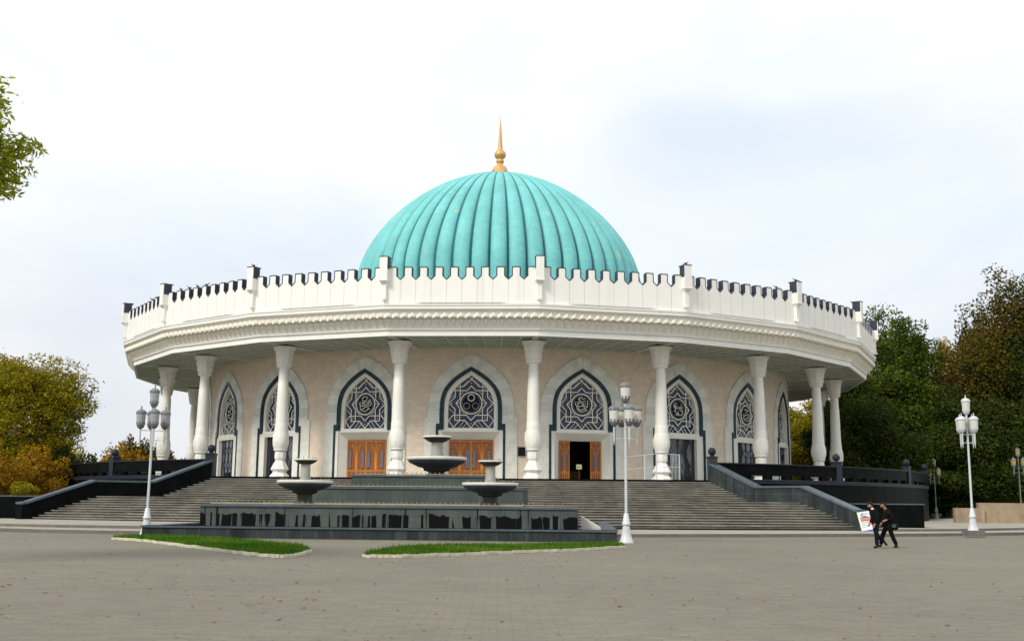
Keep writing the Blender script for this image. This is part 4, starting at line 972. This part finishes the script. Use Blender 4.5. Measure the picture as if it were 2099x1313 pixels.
# ------------------------------------------------------------------ trees
def tree(name, loc, H, blobs, leaf, nleaf, ls, label, cat='tree', group=None, seed=0, trunk=True, th_=.35, lean=0, up=0, elong=1.5, shell=.55):
    """blobs: crown masses (x, y, z, rx, ry, rz) in metres from the trunk foot"""
    rr = random.Random(seed); f = empty(name, loc, 0, label, cat, group)
    sub = []                                                     # leafy sprays inside every mass
    for (x, y, z, a, c_, e_) in blobs:
        n = max(6, int(7*(a*c_*e_)**.5))
        for i in range(n):
            u = Vector((rr.gauss(0, 1), rr.gauss(0, 1), rr.gauss(0, 1))); u.normalize(); q = rr.uniform(.35, 1.02)
            s_ = rr.uniform(.24, .46)
            sub.append((Vector((x+u.x*a*q, y+u.y*c_*q, z+u.z*e_*q)), s_*a, s_*c_, s_*e_*.8, Vector((x, y, z))))
    tot = sum((s_[1]*s_[2]*s_[3])**.667 for s_ in sub); g = MB()
    V_, F_ = [], []
    for (c0, a, c_, e_, ctr) in sub:
        k = int(nleaf*(a*c_*e_)**.667/tot)+2
        for i in range(k):
            u = Vector((rr.gauss(0, 1), rr.gauss(0, 1), rr.gauss(0, 1))); u.normalize(); q = shell+(1.12-shell)*rr.random()**.7
            if rr.random() < .05: q *= 1.25
            p_ = Vector((c0.x+u.x*a*q, c0.y+u.y*c_*q, c0.z+u.z*e_*q))
            d = Vector((rr.gauss(0, 1), rr.gauss(0, 1), rr.gauss(-.1+up, .7)))+u*.4; d.normalize(); t_ = d.cross(Vector((rr.gauss(0, 1), rr.gauss(0, 1), rr.gauss(0, 1)))); t_.normalize()
            s_ = ls*rr.uniform(.55, 1.35); m_ = len(V_)
            V_ += [p_-d*s_*.5*elong, p_+t_*s_*.42, p_+d*s_*.5*elong, p_-t_*s_*.42]; F_.append((m_, m_+1, m_+2, m_+3))
    g.add(V_, F_); g.build('crown', leaf, f)
    if trunk:
        b = MB(); top = max(bl[2] for bl in blobs)
        b.tube([(lean*q*H*.6+.1*sin(q*5), .1*cos(q*4), q*top) for q in [i/8 for i in range(9)]], [th_*(1-.75*i/8) for i in range(9)], 9)
        for s_ in sub[::max(1, len(sub)//26)]:
            c0 = s_[0]; z0 = max(.25*top, min(top*.85, c0.z-abs(c0.x)*.8-.5)); q = z0/top
            p0 = Vector((lean*q*H*.6, 0, z0)); mid = (p0+c0)/2+Vector((0, 0, -.25)); b.tube([p0, mid, c0], [th_*.32, th_*.18, .03], 5)
        b.build('trunk', 'bark', f)
    return f
# left: big olive tree by the stair wall
X = lambda px, Y: (px-1024.5)/F*Y
Zy = lambda py, px, Y: EYE+(1025-.0093*(1025-px)-py)/F*Y
Y = 92
tree('broadleaf_tree', (X(55, Y), Y, .2), 14, [(0, 0, 10.0, 4.6, 4.2, 3.4), (3.0, .2, 8.6, 2.5, 2.6, 2.5), (-3.5, 0, 8.2, 3.4, 3.4, 3.6), (1.2, -.5, 6.4, 3.2, 3, 2.4), (3.2, 0, 6.0, 1.7, 2, 1.6), (-2, 0, 5.2, 3.6, 3.2, 2.2), (-1.8, 0, 11.6, 2.6, 2.6, 1.8)], 'leaf_olive', 62000, .135, 'big olive and gold tree at the left edge, taller than the bushes below', seed=5, elong=2.2)
tree('broadleaf_tree', (X(-60, Y+6), Y+6, .2), 14, [(0, 0, 9.5, 4.5, 4, 4.6), (2.5, 0, 12, 2, 2, 2)], 'leaf_rust', 24000, .15, 'reddish brown tree cut off by the left edge behind the olive tree', seed=6)
# the undergrowth beneath
for i, (px, Yb, r_, zc, lf, lab) in enumerate(((20, 84, 2.3, 2.6, 'leaf_orange', 'orange bush at the far left, under the olive tree'), (100, 88, 2.0, 3.0, 'leaf_orange', 'tall orange bush just left of the stair parapet'), (60, 80, 1.5, 1.4, 'leaf_olive', 'low yellow-green bush in front of the orange ones'),
      (-30, 82, 2.4, 3.6, 'leaf_orange', 'orange bush cut by the left edge'), (135, 96, 2.0, 3.4, 'leaf_olive', 'yellowish bush beside the balustrade end'), (148, 90, 1.2, 3.4, 'leaf_dark', 'dark green shrub against the balustrade end'))):
    tree('bush', (X(px, Yb), Yb, .15), 3, [(0, 0, zc, r_, r_, zc*.75), (r_*.5, 0, zc*.7, r_*.6, r_*.7, zc*.5), (-r_*.5, 0, zc*.6, r_*.7, r_*.7, zc*.5)], lf, 8000, .13, lab, 'bush', 'autumn bushes', seed=20+i, th_=.08)
# far autumn row behind the left balustrade
far = ((188, 168, 5.6, 'leaf_dark'), (205, 185, 5.0, 'leaf_olive'), (232, 175, 4.6, 'leaf_pale'), (262, 165, 6.6, 'leaf_orange'), (290, 168, 7.2, 'leaf_rust'), (318, 172, 7.0, 'leaf_dark'), (345, 180, 6.0, 'leaf_orange'), (372, 178, 5.0, 'leaf_orange'), (400, 180, 6, 'leaf_rust'), (150, 160, 5.5, 'leaf_olive'), (120, 170, 8, 'leaf_olive'), (90, 165, 9, 'leaf_rust'))
labs = ['dark pointed far tree beside the first ball post', 'small olive far tree between the two left ball posts', 'pale far tree low on the horizon left of the second ball post', 'orange far tree right of the second ball post', 'rust-coloured far tree behind the leaning lamp pole', 'dark far tree between lamp and outermost column', 'orange far tree seen beside the left column base', 'small orange far tree between the two left columns', 'rusty far tree behind the column bases', 'olive far tree behind the first ball post', 'tall olive far tree behind the bushes', 'tall rusty far tree behind the olive tree']
for i, (px, Yb, h_, lf) in enumerate(far):
    h_ *= 1.5; tree('small_tree', (X(px, Yb), Yb, .2), h_, [(0, 0, h_*.58, 2.3, 2.3, h_*.42), (3.0, 0, h_*.44, 2.6, 1.8, h_*.34), (-3.0, 0, h_*.46, 2.6, 1.8, h_*.34)], lf, 4600, .28, labs[i], 'tree', 'far autumn trees', seed=40+i, th_=.15, up=.9, elong=2.4)
# right: tall trees behind the colonnade
R_ = [
 (1816, 128, 25.2, 'leaf_green', 5.2, 'tall bright green tree with the left peak next to the museum cornice'),
 (1868, 124, 24.6, 'leaf_green', 4.6, 'tall green tree with the right peak beside the gap of sky'),
 (1745, 122, 16.5, 'leaf_dark', 5.2, 'dark green tree seen right behind the outer columns'),
 (1680, 138, 15.5, 'leaf_olive', 5.0, 'yellow-green tree seen between the right columns'),
 (1620, 146, 15.0, 'leaf_olive', 4.5, 'olive tree seen beside the last arch of the wall'),
 (1898, 124, 12.5, 'leaf_dark', 5.0, 'lower dark tree behind the small yellow lamp'),
 (1790, 108, 12.0, 'leaf_dark', 5.0, 'dark bushy tree above the end of the black balustrade'),
 (1940, 135, 23.5, 'leaf_pale', 3.2, 'thin pale orange tree in the gap of sky'),
 (2015, 124, 25.5, 'leaf_rust', 5.0, 'brown-green tree stepping down toward the gap of sky'),
 (2080, 120, 28.5, 'leaf_rust', 6.2, 'tallest rusty tree at the right edge'),
 (2150, 118, 27.5, 'leaf_dark', 6.0, 'dark tree cut off by the right edge'),
 (1975, 118, 14.5, 'leaf_dark', 5.5, 'dark tree directly behind the tall white lamp'),
 (2060, 116, 14.0, 'leaf_dark', 6, 'dark tree above the tan wall'),
 (1855, 150, 14.0, 'leaf_dark', 6.0, 'dark tree deep behind the two green peaks'),
 (2030, 142, 17.0, 'leaf_dark', 7.0, 'dark tree deep behind the rusty trees'),
 (1710, 160, 12.0, 'leaf_dark', 7.0, 'dark tree far back behind the right columns'),
 (1930, 128, 10.0, 'leaf_rust', 3.5, 'low rusty tree left of the tall white lamp'),
]
for i, (px, Yb, h_, lf, r_, lab) in enumerate(R_):
    tall = h_ > 14; rr = random.Random(100+i)
    if tall:
        bl = [(0, 0, h_*.85, r_*.46, r_*.42, h_*.13), (r_*.2, .3, h_*.76, r_*.5, r_*.42, h_*.13), (.2*r_, 0, h_*.70, r_*.70, r_*.7, h_*.16), (-.3*r_, .2, h_*.56, r_*.8, r_*.8, h_*.17), (.35*r_, -.3, h_*.44, r_*.85, r_*.8, h_*.17), (-.2*r_, 0, h_*.28, r_*.85, r_*.8, h_*.16), (.1, 0, h_*.14, r_*.6, r_*.6, h_*.10)]
    else:
        bl = [(0, 0, h_*.72, r_*.6, r_*.6, h_*.26), (r_*.5, 0, h_*.5, r_*.6, r_*.6, h_*.26), (-r_*.5, 0, h_*.5, r_*.6, r_*.6, h_*.26), (0, -.5, h_*.28, r_*.85, r_*.7, h_*.22)]
    tree('tall_tree' if tall else 'broadleaf_tree', (X(px, Yb), Yb, .2), h_, bl, lf, 44000 if tall else 20000, .235 if lf != 'leaf_pale' else .19, lab, 'tree', 'trees behind the museum', seed=60+i, th_=.32)
# distant woodland closing the horizon
g = MB(); rr = random.Random(77); V_, F_ = [], []
def wood(x0, x1, y0, y1, hh, n, s_):
    for i in range(n):
        x, y = rr.uniform(x0, x1), rr.uniform(y0, y1); hm = hh*(.65+.35*sin(x*.21)*sin(x*.083+1.7)); z = hm*rr.random()**.8
        d = Vector((rr.gauss(0, 1), rr.gauss(0, .3), rr.gauss(0, 1))).normalized()*s_; t_ = Vector((-d.z, rr.gauss(0, .3)*s_, d.x))*.6; p_ = Vector((x, y, z)); m_ = len(V_)
        V_.extend([p_-d, p_+t_, p_+d, p_-t_]); F_.append((m_, m_+1, m_+2, m_+3))
wood(35, 125, 165, 178, 10, 15000, .55); wood(-150, -55, 190, 205, 7.5, 7000, .6); wood(-55, 60, 215, 225, 6, 5000, .6)
g.add(V_, F_); o = g.build('distant_woodland', 'leaf_dark'); tag(o, 'dense dark mass of distant woodland along the horizon', 'woodland', kind='stuff')
# near tree whose twigs reach in at the top left
tree('broadleaf_tree', (-15.65, 25, 0), 13, [(0, 0, 10.6, 3.0, 3, 2.2), (2.6, 0, 9.9, 1.75, 1.6, 1.05), (2.9, 0, 9.1, 1.45, 1.2, .6), (3.1, .2, 9.5, 1.1, .9, .5), (2.6, 0, 11.5, 1.0, .9, .7), (1.6, 0, 11.6, 1.9, 1.8, 1.0), (1.2, 0, 13.0, 1.6, 1.5, 1.0), (-2, 0, 9.5, 2.5, 2.5, 1.8), (2.2, 0, 10.9, 1.6, 1.4, .8)], 'leaf_bright', 60000, .08, 'near light green tree whose leafy twigs enter at the top left', seed=91, elong=2.6, th_=.3, up=-.4, shell=.3)

# ------------------------------------------------------------------ pigeons on the dome and the parapet
def bird_mesh():
    b = MB(); b.lathe([(.005, -.16), (.03, -.12), (.07, -.03), (.075, .04), (.05, .10), (.035, .13), (.045, .17), (.04, .20), (.012, .225), (.003, .25)], 8)
    b.v = [(z_*.9, y_, .11+x_*.8+max(0, z_-.08)*.9) for x_, y_, z_ in b.v]
    b.bar((-.13, 0, .10), (-.27, 0, .06), .06, .015); b.bar((.02, .02, .0), (.02, .02, .08), .012); b.bar((.02, -.02, .0), (.02, -.02, .08), .012)
    return b
b0 = bird_mesh(); bo = None; rr = random.Random(5)
def zdome(r): 
    c_ = min(1, (r/14.7))**(1.72/2); return 23+(35.45-23)*max(0, 1-c_*c_)**(1/1.72)
spots = []
Mx = Matrix.Translation((0, CY, 0)) @ Matrix.Rotation(AX, 4, 'Z')
for (dx, dy, lab) in ((-1.5, -.4, 'bird left of the spire foot on the dome'), (-1.25, -.6, 'bird close to the spire foot, left side'), (1.35, -.4, 'bird right of the spire foot on the dome'), (1.65, -.2, 'bird farther right of the spire foot'), (-.5, -1.45, 'bird in front of the spire foot'), (.6, -1.45, 'bird just right in front of the spire foot'), (-3.6, 0, 'bird upper of the pair on the left dome slope'), (-3.95, 0, 'bird lower of the pair on the left dome slope'), (-5.6, 0, 'single bird low on the left dome slope')):
    r = sqrt(dx*dx+dy*dy); spots.append((Mx @ Vector((dx+DX, dy, zdome(r)+.02)), lab))
for (j, s_, dz, lab) in ((-2, -3.8, 0, 'bird on the first merlon of the group left of the dome'), (-2, -2.7, 0, 'bird on the second merlon of the group left of the dome'), (-2, -1.65, 0, 'bird on the third merlon of the group left of the dome'), (-2, -.55, 0, 'bird on the fourth merlon of the group left of the dome'), (-3, 1.0, 0, 'left bird of the pair on the steep left parapet'), (-3, 2.2, 0, 'right bird of the pair on the steep left parapet'), (2, 3.7, 0, 'bird on a merlon right of the dome, near the post')):
    spots.append((Mx @ facet(j, s_, AP-.2, ZM+.03+dz), lab))
for (k, lab) in ((-2, 'bird on the parapet post left of the dome'), (1, 'bird on the parapet post right of the dome'), (2, 'bird on the second parapet post right of the dome')):
    spots.append((Mx @ polar(RPp-.1, (k+.5)*DL, 18.47), lab))
for i, (p_, lab) in enumerate(spots):
    if bo is None: bo = b0.build('bird', 'bird'); o = bo
    else: o = bo.copy(); S.collection.objects.link(o)
    o.location = p_; o.rotation_euler = (0, 0, rr.choice([0, pi, .5, 2.6])); o.scale = (1.15,)*3; tag(o, lab, 'bird', 'birds perched on the museum')
